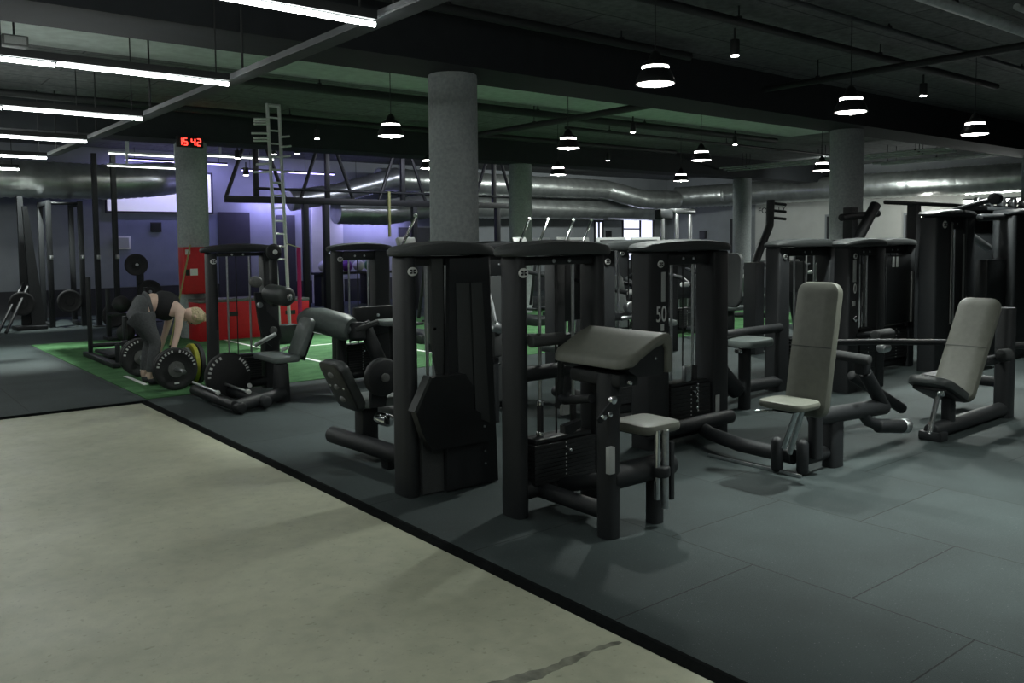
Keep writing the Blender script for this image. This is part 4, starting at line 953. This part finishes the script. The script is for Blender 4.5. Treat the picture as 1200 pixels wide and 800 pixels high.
def floor_plate(x, r, w, m, lab):
    o = bumper(MB(), (x, 9.62, r+0.006), r, w, 'X').build('weight_plate', m); tag(o, lab, 'weight plate', 'plates standing beside the leg curl machine')
    base = o.location.copy(); mb = MB().lathe([(0.032, -w/2-0.004), (0.085, -w/2-0.004), (0.085, -w/2+0.01), (0.032, -w/2+0.01)], (x, 9.62, r+0.006), 'X', 24)
    bmesh.ops.translate(mb.bm, verts=mb.bm.verts, vec=-base); mb.build('hub_ring', 'steel', o, shift=False)
floor_plate(3.085, 0.205, 0.04, 'greyiron', 'grey iron plate standing upright right of the lettered disc')
floor_plate(3.14, 0.225, 0.048, 'yellow', 'yellow plate standing upright next to the leg curl tower')
floor_plate(3.20, 0.225, 0.05, 'rubber', 'black plate standing upright right behind the yellow one')
plate(10.60, 0.225, 0.055, 'rubber', 'black lettered bumper plate on the far barbell end beside her shoes', True)
plate(10.67, 0.225, 0.05, 'rubber', 'black bumper plate outermost on the far barbell end')
o = MB().rod((3.12, 8.44, 0.236), (3.12, 8.52, 0.236), 0.233, 0.02, 36).build('weight_plate', 'rubber'); tag(o, 'large black bumper plate leaning inside the leg curl frame', 'weight plate')
mb = MB()
for i in range(6):
    a = math.radians(115 + i*13); mb.box(Vector((math.cos(a)*0.2, -0.043, 0.233+math.sin(a)*0.2)), (0.02, 0.004, 0.03), ry=-(a-PI/2))
    a = math.radians(10 + i*9); mb.box(Vector((math.cos(a)*0.2, -0.043, 0.233+math.sin(a)*0.2)), (0.016, 0.004, 0.03), ry=-(a-PI/2))
mb.build('rim_lettering', 'badge', o, shift=False)

def skin_obj(name, verts, edges, m, parent, sub=2, root=0):
    off = Vector(parent.location) if parent is not None else Vector((0, 0, 0))
    me = bpy.data.meshes.new(name)
    me.from_pydata([tuple(Vector(v[0])-off) for v in verts], edges, [])
    o = bpy.data.objects.new(name, me); COL.objects.link(o)
    o.modifiers.new('skin', 'SKIN')
    for i, v in enumerate(verts):
        sv = me.skin_vertices[0].data[i]; r = v[1]
        sv.radius = r if isinstance(r, tuple) else (r, r); sv.use_root = (i == root)
    s = o.modifiers.new('sub', 'SUBSURF'); s.levels = sub; s.render_levels = sub
    dg = bpy.context.evaluated_depsgraph_get(); dg.update()
    nm = bpy.data.meshes.new_from_object(o.evaluated_get(dg)); bpy.data.objects.remove(o)
    nm.name = name; nm.materials.clear(); nm.materials.append(M[m])
    for p in nm.polygons: p.use_smooth = True
    o = bpy.data.objects.new(name, nm); COL.objects.link(o)
    if parent is not None: o.parent = parent
    return o
PY = 9.97
T = thing('person', (2.78, PY, 0), 'blond woman in black top and grey leggings bending down to a barbell', 'person')
hip = (2.66, PY, 0.86); waist = (2.83, PY, 0.905); chest = (3.0, PY, 0.86); neck = (3.15, PY, 0.80); head = (3.27, PY, 0.755)
V = [(hip, (0.115, 0.15)), (waist, (0.095, 0.125)), (chest, (0.11, 0.145)), ((3.10, PY, 0.825), (0.085, 0.12)), (neck, 0.05), ((3.20, PY, 0.775), 0.048)]
E_ = [(0, 1), (1, 2), (2, 3), (3, 4), (4, 5)]
def add(p, r, a):
    V.append((p, r)); E_.append((a, len(V)-1)); return len(V)-1
for s in (-1, 1):
    sh = add((3.085, PY+s*0.15, 0.80), 0.055, 3); ua = add((3.07, PY+s*0.19, 0.70), 0.047, sh)
    el = add((3.03, PY+s*0.21, 0.54), 0.037, ua); fa = add((2.99, PY+s*0.22, 0.42), 0.034, el); wr = add((2.955, PY+s*0.225, 0.305), 0.024, fa)
    pm = add((2.945, PY+s*0.225, 0.265), (0.02, 0.036), wr)
    t = add((2.68, PY+s*0.09, 0.80), 0.105, 0); t2 = add((2.745, PY+s*0.11, 0.66), 0.085, t); kn = add((2.83, PY+s*0.12, 0.47), 0.058, t2)
    cf = add((2.795, PY+s*0.12, 0.34), 0.056, kn); an = add((2.745, PY+s*0.12, 0.10), 0.036, cf); 
    ft = add((2.80, PY+s*0.125, 0.045), 0.036, an); add((2.92, PY+s*0.135, 0.035), 0.03, ft)
body = skin_obj('body', V, E_, 'skin', T)
# head with face
hm = MB()
hd = [(0.0, -0.115), (0.035, -0.11), (0.055, -0.085), (0.07, -0.04), (0.078, 0.02), (0.07, 0.07), (0.045, 0.10), (0.0, 0.112)]
mtx = Matrix.Translation((3.285, PY, 0.735)) @ Matrix.Rotation(math.radians(118), 4, 'Y')
rings = []
for r, z in hd[1:-1]:
    rings.append([mtx @ Vector((math.cos(2*PI*i/20)*r*1.18, math.sin(2*PI*i/20)*r, z)) for i in range(20)])
hm.loops(rings)
# local +X is the face side: nose, lips, ears
hm.sphere(mtx @ Vector((0.098, 0, -0.015)), 0.016, (1, 1, 1), 2)
hm.sphere(mtx @ Vector((0.078, 0, -0.062)), 0.018, (1, 1, 1), 2)
for s in (-1, 1):
    hm.sphere(mtx @ Vector((0.0, s*0.078, 0.0)), 0.022, (1, 0.5, 1), 2)
hm.build('head', 'skin', body)
em = MB()
for s in (-1, 1): em.sphere(mtx @ Vector((0.082, s*0.03, 0.01)), 0.009, (1, 1, 1), 1)
em.build('eyes', 'ink', body)
hr = MB()
m2 = mtx @ Matrix.Translation((-0.018, 0, 0.022))
rings = []
for k in range(1, 9):
    a = PI*k/9; rings.append([m2 @ Vector((math.cos(2*PI*i/22)*0.098*math.sin(a), math.sin(2*PI*i/22)*0.09*math.sin(a)*(1+0.04*math.sin(5*i)), 0.108*math.cos(a))) for i in range(22)])
hr.loops(rings)
rnd = random.Random(3)
for i in range(26):       # loose strands of tied hair
    a = rnd.uniform(-1.2, 1.2); p = m2 @ Vector((-0.06, 0.05*math.sin(a*2), rnd.uniform(-0.06, 0.09)))
    hr.tube([p, p+Vector((rnd.uniform(-0.02, 0.05), rnd.uniform(-0.04, 0.04), -0.04)), p+Vector((rnd.uniform(0.0, 0.09), rnd.uniform(-0.05, 0.05), rnd.uniform(-0.13, -0.08)))], [0.014, 0.012, 0.004], 6)
hr.build('hair', 'hair', T)
# fingers closed round the bar
fg = MB()
for s in (-1, 1):
    for k in range(4):
        yy = PY+s*0.225 + (k-1.5)*0.021; l = (0.9, 1.0, 0.97, 0.8)[k]
        fg.tube([(BX+0.030, yy, 0.275), (BX+0.036*l, yy, 0.245), (BX+0.026*l, yy, 0.212), (BX-0.004, yy, 0.204), (BX-0.024*l, yy, 0.215)], [0.010, 0.010, 0.009, 0.0085, 0.006], 8)
    fg.tube([(BX+0.005, PY+s*0.19, 0.285), (BX-0.028, PY+s*0.195, 0.262), (BX-0.036, PY+s*0.21, 0.235), (BX-0.026, PY+s*0.22, 0.214)], [0.012, 0.011, 0.010, 0.007], 8)
fg.build('fingers', 'skin', body)
V = [((2.66, PY, 0.865), (0.165, 0.20)), ((2.74, PY, 0.885), (0.155, 0.19)), ((2.835, PY, 0.90), (0.14, 0.172))]; E_ = [(0, 1), (1, 2)]
for s in (-1, 1):
    t = add((2.68, PY+s*0.09, 0.80), 0.112, 0); t2 = add((2.745, PY+s*0.11, 0.66), 0.092, t); kn = add((2.83, PY+s*0.12, 0.47), 0.066, t2)
    cf = add((2.795, PY+s*0.12, 0.34), 0.063, kn); add((2.75, PY+s*0.12, 0.13), 0.044, cf)
skin_obj('leggings', V, E_, 'legging', T)
V = [((2.835, PY, 0.905), (0.125, 0.16)), ((2.93, PY, 0.887), (0.14, 0.175)), ((3.02, PY, 0.855), (0.145, 0.185)), ((3.12, PY, 0.82), (0.10, 0.14))]; E_ = [(0, 1), (1, 2), (2, 3)]
skin_obj('top', V, E_, 'top', T)
for s in (-1, 1):
    V = [((2.72, PY+s*0.12, 0.055), 0.048), ((2.80, PY+s*0.125, 0.052), 0.046), ((2.90, PY+s*0.135, 0.042), 0.04), ((2.95, PY+s*0.138, 0.036), 0.03)]; E_ = [(0, 1), (1, 2), (2, 3)]
    skin_obj('shoe', V, E_, 'shoe', T)

# ================================================================ SLED, RIG, LADDER, RACKS
T = thing('push_sled', (3.0, 12.3, 0), 'black push sled with upright poles standing on the green turf', 'sled')
for x in (2.82, 3.28): MB().box2(x-0.05, x+0.05, 11.5, 13.1, 0.007, 0.07, 0.012).build('runner', 'black', T)
MB().box2(2.88, 3.22, 12.1, 12.9, 0.072, 0.11, 0.008).build('deck', 'black', T)
MB().rod((3.05, 12.0, 0.072), (3.05, 12.0, 0.30), 0.045, 0.01).build('plate_post', 'black', T)
for x, y, z in ((2.84, 12.95, 1.12), (3.30, 12.95, 0.55), (2.86, 11.6, 0.30)):
    MB().rod((x, y, 0.05), (x, y, z), 0.032, 0.008).build('upright', 'black', T)
MB().rod((2.84, 12.95, 0.16), (3.30, 12.95, 0.16), 0.03, 0.006).build('cross_bar', 'black', T)

RY = 17.0
T = thing('pull_up_rig', (10, RY, 0), 'big black pull-up rig with truss hangers standing past the turf', 'rig')
MB().box2(6.3, 13.9, RY-0.05, RY+0.05, 2.40, 2.54, 0.006).build('main_beam', 'ink', T)
MB().rod((6.9, RY-0.02, 2.70), (13.8, RY-0.02, 2.70), 0.03, 0.008).build('pull_up_bar', 'black', T)
for x in (8.02, 8.5, 10.75, 13.2):
    MB().box2(x-0.06, x+0.06, RY-0.06, RY+0.06, 0.001, 2.399, 0.006).build('upright', 'black', T)
    MB().box2(x-0.12, x+0.12, RY-0.12, RY+0.12, 0.001, 0.02, 0.003).build('foot_plate', 'black', T)
for x in (6.95, 8.55, 10.45, 13.1):
    MB().box2(x-0.05, x+0.05, RY-0.04, RY+0.04, 2.541, 3.70, 0.004).build('hanger_post', 'ink', T)
    for s in (-1, 1):
        MB().cyl((x+s*0.62, RY, 2.53), (x+s*0.18, RY, 3.7), 0.04, n=8).build('brace', 'ink', T)
MB().box2(10.0, 10.06, RY-0.11, RY-0.07, 1.7, 2.72, 0.004).build('strap', 'strap', T)
MB().cyl((8.5, RY-0.1, 1.35), (9.7, RY-0.1, 1.35), 0.02, n=8).build('bar', 'steel', T)

T = thing('climbing_ladder', (5.45, 12.6, 0), 'tall pale ladder with side pegs rising to the ceiling behind the leg curl machine', 'ladder')
LYs = 12.6
a0, a1 = Vector((5.47, LYs, 0.3)), Vector((5.36, LYs, 3.70)); b0, b1 = Vector((5.66, LYs+0.05, 0.3)), Vector((5.55, LYs, 3.70))
MB().rod(a0, a1, 0.026, 0.006).build('rail', 'badge', T); MB().rod(b0, b1, 0.026, 0.006).build('rail', 'badge', T)
for i in range(13):
    t = 0.30 + i*0.058; p, q = a0.lerp(a1, t), b0.lerp(b1, t)
    MB().cyl(p, q, 0.014, n=8).build('rung', 'badge', T)
MB().cyl(a1-Vector((0, 0, 0.03)), b1-Vector((0, 0, 0.03)), 0.026, n=8).build('rung', 'badge', T)
for i, (z, L, s) in enumerate(((3.46, 0.24, -1), (3.42, 0.24, -1), (3.38, 0.24, -1), (3.24, 0.28, -1), (3.17, 0.25, -1), (3.13, 0.25, -1), (3.2, 0.14, 1), (3.05, 0.16, 1), (2.9, 0.15, 1), (2.78, 0.22, -1), (2.66, 0.26, -1), (2.66, 0.2, 1))):
    x = 5.36 if s < 0 else 5.55
    MB().rod((x, LYs-0.04, z), (x+s*L, LYs-0.06, z+0.02*s), 0.016, 0.004).build('peg', 'white', T)
MB().box2(5.30, 5.74, LYs-0.1, LYs+0.14, 0.007, 0.30, 0.012).build('base', 'black', T)
T = thing('resistance_band', (5.78, 12.4, 0.9), 'magenta band hanging beside the ladder foot', 'exercise band')
MB().box2(5.735, 5.80, 12.48, 12.50, 0.35, 1.50, 0.004).build('band', 'magenta', T)
MB().cyl((5.77, 12.49, 1.50), (5.60, 12.56, 1.56), 0.008, n=6).build('strap_end', 'strap', T)

# far left racks
def rack(x, y, w, d, h, lab, group='squat racks at the far left', angled=False):
    T = thing('squat_rack', (x, y, 0), lab, 'squat rack', group)
    for sx in (-1, 1):
        for sy in (-1, 1):
            MB().box2(x+sx*w/2-0.045, x+sx*w/2+0.045, y+sy*d/2-0.045, y+sy*d/2+0.045, 0.001, h, 0.004).build('upright', 'black', T)
        MB().box2(x+sx*w/2-0.04, x+sx*w/2+0.04, y-d/2+0.046, y+d/2-0.046, h-0.09, h-0.01, 0.004).build('side_rail', 'black', T)
        MB().box2(x+sx*w/2-0.05, x+sx*w/2+0.05, y-d/2+0.046, y+d/2-0.046, 0.002, 0.07, 0.004).build('foot_rail', 'black', T)
    MB().rod((x-w/2+0.04, y-d/2, h-0.05), (x+w/2-0.04, y-d/2, h-0.05), 0.025, 0.004).build('pull_up_bar', 'black', T)
    for sx in (-1, 1): MB().box2(x+sx*w/2-0.03, x+sx*w/2+0.03, y-d/2-0.16, y-d/2-0.046, 1.3, 1.38, 0.006).build('bar_hook', 'steel', T)
    return T
rack(3.62, 18.6, 0.55, 0.8, 2.42, 'squat rack with dark mirror board at the far left, before the grey wall')
for x, y, lab in ((4.08, 17.8, 'left one of the two tall black posts reaching up past the duct'), (4.42, 17.8, 'right one of the two tall black posts reaching up past the duct')):
    T = thing('rig_post', (x, y, 0), lab, 'post', 'tall black posts left of the bending woman')
    MB().box2(x-0.045, x+0.045, y-0.045, y+0.045, 0.02, 3.32, 0.004).build('upright', 'black', T)
    MB().box2(x-0.1, x+0.1, y-0.1, y+0.1, 0.001, 0.02, 0.003).build('foot_plate', 'black', T)
    MB().box2(x-0.03, x+0.03, y-0.16, y-0.046, 1.3, 1.38, 0.006).build('bar_hook', 'steel', T)
T = thing('landmine_rack', (2.95, 18.2, 0), 'leaning black frame with two slanted bars at the far left edge', 'weight rack')
MB().cyl((2.35, 17.5, 0.05), (2.95, 18.4, 0.95), 0.028, n=8).build('slanted_bar', 'black', T)
MB().cyl((2.45, 17.4, 0.03), (3.05, 18.3, 0.98), 0.028, n=8).build('slanted_bar', 'black', T)
MB().prism([(2.85, 0.01), (3.02, 0.01), (2.94, 2.5), (2.85, 2.5)], 18.3, 18.4).build('upright', 'black', T)
MB().prism([(2.98, 0.01), (3.22, 0.01), (2.98, 2.3), (2.90, 2.3)], 18.1, 18.2).build('upright', 'black', T)
MB().box2(2.7, 3.22, 17.95, 18.45, 0.001, 0.07, 0.01).build('base', 'black', T)
for i, (x, y, z, lab) in enumerate(((2.8, 17.95, 0.5, 'black plate hanging low on the slanted-bar frame'), (3.62, 18.02, 0.5, 'black plate on the squat rack with the mirror board'), (4.25, 17.4, 0.226, 'black plate standing low before the tall black posts'))):
    o = bumper(MB(), (x, y, z), 0.22, 0.06).build('weight_plate', 'rubber'); tag(o, lab, 'weight plate', 'plates on the far left racks')
T = thing('plate_tree', (4.95, 18.2, 0), 'black plate tree by the blue wall behind the bending woman', 'plate tree')
MB().box2(4.90, 5.02, 18.14, 18.26, 0.03, 1.28, 0.006).build('post', 'black', T)
MB().box2(4.65, 5.3, 17.95, 18.45, 0.001, 0.03, 0.004).build('base', 'black', T)
for x, z in ((4.86, 1.17), (5.1, 0.62)): MB().rod((x, 18.0, z), (x, 18.2, z), 0.03, 0.006).build('peg', 'steel', T)
for x, y, z, r, lab in ((4.86, 18.07, 1.17, 0.22, 'round black plate on top of the plate tree'), (5.1, 18.07, 0.62, 0.24, 'large black plate on the lower peg of the plate tree'), (4.7, 17.9, 0.245, 0.24, 'black plate standing on the floor at the plate tree')):
    o = bumper(MB(), (x, y, z), r, 0.07).build('weight_plate', 'rubber'); tag(o, lab, 'weight plate', 'plates at the plate tree')
T = thing('wooden_pole', (4.6, 13.0, 0), 'thin pale pole leaning up to the fire cabinet on the left column', 'pole')
MB().cyl((4.02, 13.3, 0.02), (4.60, 14.0, 1.55), 0.014, n=8).build('shaft', 'strap', T)
MB().sphere((4.02, 13.3, 0.025), 0.018).build('end_cap', 'rubber', T)
for x, y, z, lab in ((3.85, 14.0, 0.25, 'dark rolled mat behind the hips of the bending woman'),):
    T = thing('medicine_ball_rack', (x, y, 0), 'black ball rack behind the hips of the bending woman', 'ball rack')
    MB().box2(3.55, 4.25, 14.9, 15.3, 0.007, 0.06, 0.006).build('base', 'black', T)
    for xx in (3.6, 4.2): MB().box2(xx-0.03, xx+0.03, 15.05, 15.15, 0.06, 0.85, 0.004).build('upright', 'black', T)
    MB().box2(3.56, 4.24, 14.74, 15.04, 0.42, 0.455, 0.004).build('shelf', 'black', T)
for k, (x, z) in enumerate(((3.75, 0.60), (4.05, 0.60), (3.75, 0.22), (4.05, 0.22))):
    o = MB().sphere((x, 14.88 if k < 2 else 14.68, 0.597 if k < 2 else 0.148), 0.14, sub=3).build('medicine_ball', 'rubber'); tag(o, ['upper left', 'upper right', 'lower left', 'lower right'][k] + ' black medicine ball at the ball rack by the woman\'s hips', 'medicine ball', 'medicine balls')
# shelf of balls and bags near the back wall centre
T = thing('storage_bench', (10.3, 19.6, 0), 'low dark shelf with purple and green balls before the white wall panel', 'storage shelf')
MB().box2(9.5, 12.2, 19.4, 19.9, 0.78, 0.84, 0.006).build('shelf', 'black', T)
for x in (9.6, 10.9, 12.1): MB().box2(x-0.04, x+0.04, 19.45, 19.85, 0.001, 0.779, 0.004).build('leg', 'black', T)
for k, (x, m, lab) in enumerate(((9.75, 'badge', 'pale grey ball left end of the low shelf'), (10.05, 'purple', 'purple ball on the low shelf, left one'), (10.38, 'purple', 'purple ball on the low shelf, right one'), (10.72, 'badge', 'white ball between purple and green ones on the shelf'), (11.05, 'greenball', 'green ball on the low shelf'), (11.4, 'badge', 'pale ball at the right part of the low shelf'))):
    o = MB().sphere((x, 19.65, 0.842+0.148), 0.148, sub=3).build('exercise_ball', m); tag(o, lab, 'exercise ball', 'balls on the low shelf')

# ================================================================ CARDIO AND PLATE LOADED MACHINES FARTHER BACK
def treadmill(x, y, rz=0.0):
    T = thing('treadmill', (0, 0, 0), 'x', 'treadmill', 'treadmills behind the towers')
    MB().box2(-0.38, 0.38, -0.9, 0.9, 0.03, 0.22, 0.02).build('deck', 'black', T)
    for s in (-1, 1):
        MB().box((s*0.38, 0.75, 0.75), (0.08, 0.1, 1.25), rx=math.radians(-12), bev=0.01).build('upright', 'steel', T)
        MB().rod((s*0.36, 0.72, 1.42), (s*0.36, 0.35, 1.12), 0.025, 0.006).build('handrail', 'steel', T)
        MB().box2(s*0.38-0.05, s*0.38+0.05, 0.6, 0.9, 0.001, 0.03).build('foot', 'black', T)
    MB().box((0, 0.9, 1.45), (0.8, 0.10, 0.42), rx=math.radians(-25), bev=0.02).build('console', 'badge', T)
    MB().box((0, 0.85, 1.45), (0.6, 0.02, 0.3), rx=math.radians(-25)).build('screen', 'ink', T)
    T.location = (x, y, 0); T.rotation_euler = (0, 0, rz); return T
tm0 = None
for x, y, lab in ((13.1, 15.35, 'treadmill farthest left, beside the rear column'), (14.4, 15.3, 'treadmill second from the rear column'), (15.7, 15.25, 'treadmill third from the rear column'), (17.0, 15.2, 'treadmill nearest to the bright window')):
    if tm0 is None: tm0 = treadmill(x, y, math.radians(-35)); t = tm0
    else: t = copy_tree(tm0); t.location = (x, y, 0)
    t['label'] = lab
def stepper(x, y, lab):
    T = thing('cross_trainer', (x, y, 0), lab, 'cross trainer', 'cross trainers with chrome handles')
    MB().box2(x-0.3, x+0.3, y-0.6, y+0.6, 0.001, 0.14, 0.02).build('base', 'black', T)
    MB().post(x, y+0.3, 0.16, 0.2, 0.14, 1.45, 0.8).build('mast', 'black', T)
    MB().box((x, y+0.26, 1.52), (0.34, 0.08, 0.26), rx=math.radians(-25), bev=0.02).build('console', 'greyiron', T)
    for s in (-1, 1):
        h = MB().rod((x+s*0.24-0.1, y-0.1, 1.45), (x+s*0.24+0.22, y-0.05, 1.98), 0.024, 0.006).build('handle', 'chrome', T)
        MB().sphere((x+s*0.24+0.22, y-0.05, 1.985), 0.036).build('handle_knob', 'badge', h)
        MB().rod((x+s*0.24-0.1, y-0.1, 1.45), (x+s*0.24-0.2, y, 0.35), 0.026, 0.006).build('swing_arm', 'black', T)
        MB().box2(x+s*0.2-0.08, x+s*0.2+0.08, y-0.4, y+0.05, 0.28, 0.32, 0.01).build('pedal', 'black', T)
stepper(10.45, 12.5, 'cross trainer with two chrome handles above the front curl machine')
stepper(11.6, 12.5, 'cross trainer right of the other one, two chrome handles showing')
stepper(7.35, 11.6, 'cross trainer left of the front column with dark slanted handles')
T = thing('stair_climber', (14.3, 12.2, 0), 'stair climber with pale uprights in front of the back wall corner', 'stair climber')
MB().box2(13.75, 14.75, 12.0, 12.7, 0.001, 0.9, 0.03).build('base', 'black', T)
for x in (13.8, 14.25, 14.7): MB().rod((x, 12.1, 0.9), (x, 12.1, 2.12), 0.045, 0.012).build('upright', 'steel', T)
MB().box2(13.7, 14.1, 12.05, 12.25, 2.0, 2.22, 0.04).build('console', 'dark', T)
MB().box2(14.15, 14.85, 12.05, 12.25, 2.13, 2.24, 0.04).build('top_rail', 'steel', T)
T = thing('plate_loaded_row', (10.6, 7.4, 0), 'plate loaded machine with tall bent arm rising before the white wall', 'weight machine')
MB().tube([(9.85, 7.0, 1.2), (10.0, 7.0, 1.45), (10.2, 7.0, 1.75), (10.22, 7.0, 2.1)], 0.055, 12).build('arm', 'black', T)
for z in (2.06, 1.96, 1.86): MB().rod((10.22, 7.0, z), (10.52, 6.96, z-0.02), 0.02, 0.005).build('peg', 'black', T)
MB().box2(9.75, 9.95, 6.9, 7.1, 0.001, 1.25, 0.01).build('post', 'black', T)
MB().rod((9.9, 7.0, 1.22), (10.9, 7.0, 1.22), 0.05, 0.01).build('cross_beam', 'steel', T)
MB().pad((10.25, 6.6, 1.05), (0.42, 0.30, 0.06), bev=0.02, ry=math.radians(-85)).build('backrest', 'shroud', T)
MB().rod((9.8, 7.0, 0.08), (11.0, 7.0, 0.08), 0.06, 0.012).build('base_tube', 'black', T)
MB().rod((10.5, 6.7, 0.1), (10.25, 6.7, 0.9), 0.05, 0.01).build('slanted_post', 'black', T)
T = thing('high_row_machine', (12.4, 6.5, 0), 'dark machine with crossed arms rising on both sides of the right column', 'weight machine')
MB().box2(11.05, 12.6, 6.3, 6.6, 1.2, 1.55, 0.03).build('weight_cover', 'dark', T)
MB().box2(11.3, 11.45, 6.4, 6.55, 1.5, 2.0, 0.01).build('upright', 'black', T)
MB().rod((11.0, 6.4, 1.85), (12.0, 6.4, 1.92), 0.05, 0.01).build('arm', 'black', T)
MB().rod((11.3, 6.4, 1.4), (11.75, 6.3, 2.05), 0.075, 0.015).build('arm', 'black', T)
MB().rod((12.0, 6.3, 2.08), (13.9, 6.1, 2.06), 0.03, 0.008).build('lat_bar', 'black', T)
MB().box2(12.75, 12.9, 6.2, 6.35, 0.001, 2.06, 0.01).build('upright', 'black', T)
MB().box2(11.1, 11.3, 6.3, 6.5, 0.001, 1.2, 0.01).build('post', 'black', T)
MB().box2(12.4, 12.6, 6.3, 6.5, 0.001, 1.2, 0.01).build('post', 'black', T)
# dumbbell tree behind the tall tower
T = thing('dumbbell_rack', (14.5, 5.3, 0), 'rack of chrome dumbbells above the tall tower, in front of the cove light', 'dumbbell rack')
MB().box2(13.0, 16.0, 5.6, 5.75, 0.001, 2.05, 0.02).build('back_panel', 'dark', T)
MB().box2(13.0, 16.0, 5.3, 5.6, 1.95, 2.0, 0.006).build('shelf', 'black', T)
for i in range(7):
    x = 13.2+i*0.4
    t = thing('dumbbell', (x, 5.45, 2.0), ['chrome dumbbell at the left end of the top shelf', 'second dumbbell from the left on the top shelf', 'third dumbbell from the left on the top shelf', 'middle dumbbell on the top shelf', 'third dumbbell from the right on the top shelf', 'second dumbbell from the right on the top shelf', 'chrome dumbbell at the right end of the top shelf'][i], 'dumbbell', 'dumbbells on the top shelf')
    MB().cyl((x, 5.35, 2.078), (x, 5.50, 2.078), 0.017, n=10).build('handle', 'chrome', t)
    for yy in (5.31, 5.49): MB().rod((x, yy, 2.078), (x, yy+0.07, 2.078), 0.073, 0.012, 18).build('head', 'steel', t)
# rows of dark machines filling the middle of the hall
def mid_machine(x, y, lab, rz=0.0):
    T = thing('seated_press_machine', (0, 0, 0), lab, 'weight machine', 'machines in the middle of the hall')
    tower(T, -0.45, 0.45, 0.0, lw=0.2, rw=0.2, sleeve=False, dep=0.18, capm='black')
    MB().box2(-0.22, 0.22, -0.03, -0.01, 0.6, 1.36, 0.004).build('shroud', 'dark', T)
    MB().rod((0, -0.1, 0.1), (0, -1.2, 0.1), 0.05, 0.01).build('base_tube', 'black', T)
    MB().post(0.0, -0.9, 0.1, 0.1, 0.1, 0.45, 1.0).build('seat_post', 'black', T)
    MB().pad((0, -0.9, 0.49), (0.36, 0.36, 0.07), bev=0.025).build('seat', 'padgrey', T)
    MB().pad((0, -0.66, 0.85), (0.30, 0.62, 0.07), bev=0.025, rx=math.radians(80)).build('backrest', 'padgrey', T)
    for s in (-1, 1):
        MB().tube([(s*0.2, -0.2, 1.1), (s*0.38, -0.5, 1.05), (s*0.36, -0.95, 0.98)], 0.026).build('press_arm', 'black', T)
        MB().rod((s*0.36, -0.92, 0.98), (s*0.24, -0.98, 0.98), 0.03, 0.006).build('grip', 'badge', T)
    T.location = (x, y, 0); T.rotation_euler = (0, 0, rz); return T
mm = None
for x, y, rz, lab in ((7.0, 7.6, 0.3, 'black press machine seen through the front machine towers'), (9.0, 8.2, -0.6, 'black press machine behind the 50 tower'), (8.2, 10.2, 0.9, 'black press machine behind the front column'),
                   (11.0, 9.2, 0.1, 'black press machine between the 50 tower and the far door'), (14.4, 8.8, -0.9, 'black press machine before the white wall'), (6.6, 9.9, 1.2, 'black press machine at the turf edge left of the front column'), (17.0, 9.5, 0.4, 'black press machine far back near the right wall'), (13.4, 10.6, 0.7, 'black press machine below the close pair of pendants')):
    if mm is None: mm = mid_machine(x, y, lab, rz)
    else:
        t = copy_tree(mm); t.location = (x, y, 0); t.rotation_euler = (0, 0, rz); t['label'] = lab

# ================================================================ WORLD, CAMERA, COLOUR
w = bpy.data.worlds.new('World'); SC.world = w; w.use_nodes = True
w.node_tree.nodes['Background'].inputs['Color'].default_value = (0.02, 0.022, 0.025, 1)
w.node_tree.nodes['Background'].inputs['Strength'].default_value = 0.2
cam = bpy.data.cameras.new('camera'); co = bpy.data.objects.new('camera', cam); COL.objects.link(co)
yaw, pit, rol = 0.676625841, 0.0586905903, -0.00907445220
fwd = Vector((math.sin(yaw)*math.cos(pit), math.cos(yaw)*math.cos(pit), -math.sin(pit)))
rgt = Vector((math.cos(yaw), -math.sin(yaw), 0)); upv = rgt.cross(fwd)
r = math.cos(rol)*rgt + math.sin(rol)*upv; u = -math.sin(rol)*rgt + math.cos(rol)*upv
co.matrix_world = Matrix(((r.x, u.x, -fwd.x, 0), (r.y, u.y, -fwd.y, 0), (r.z, u.z, -fwd.z, 1.55), (0, 0, 0, 1)))
cam.sensor_width = 36; cam.lens = 1001.346*36/1200; cam.clip_start = 0.05; cam.clip_end = 200
cam.shift_y = -(400-342.669)/1200
SC.camera = co
vs = SC.view_settings; SC.display_settings.display_device = 'sRGB'
vs.view_transform = 'Standard'; vs.look = 'None'; vs.gamma = 1; vs.use_curve_mapping = False; vs.exposure = EXPO
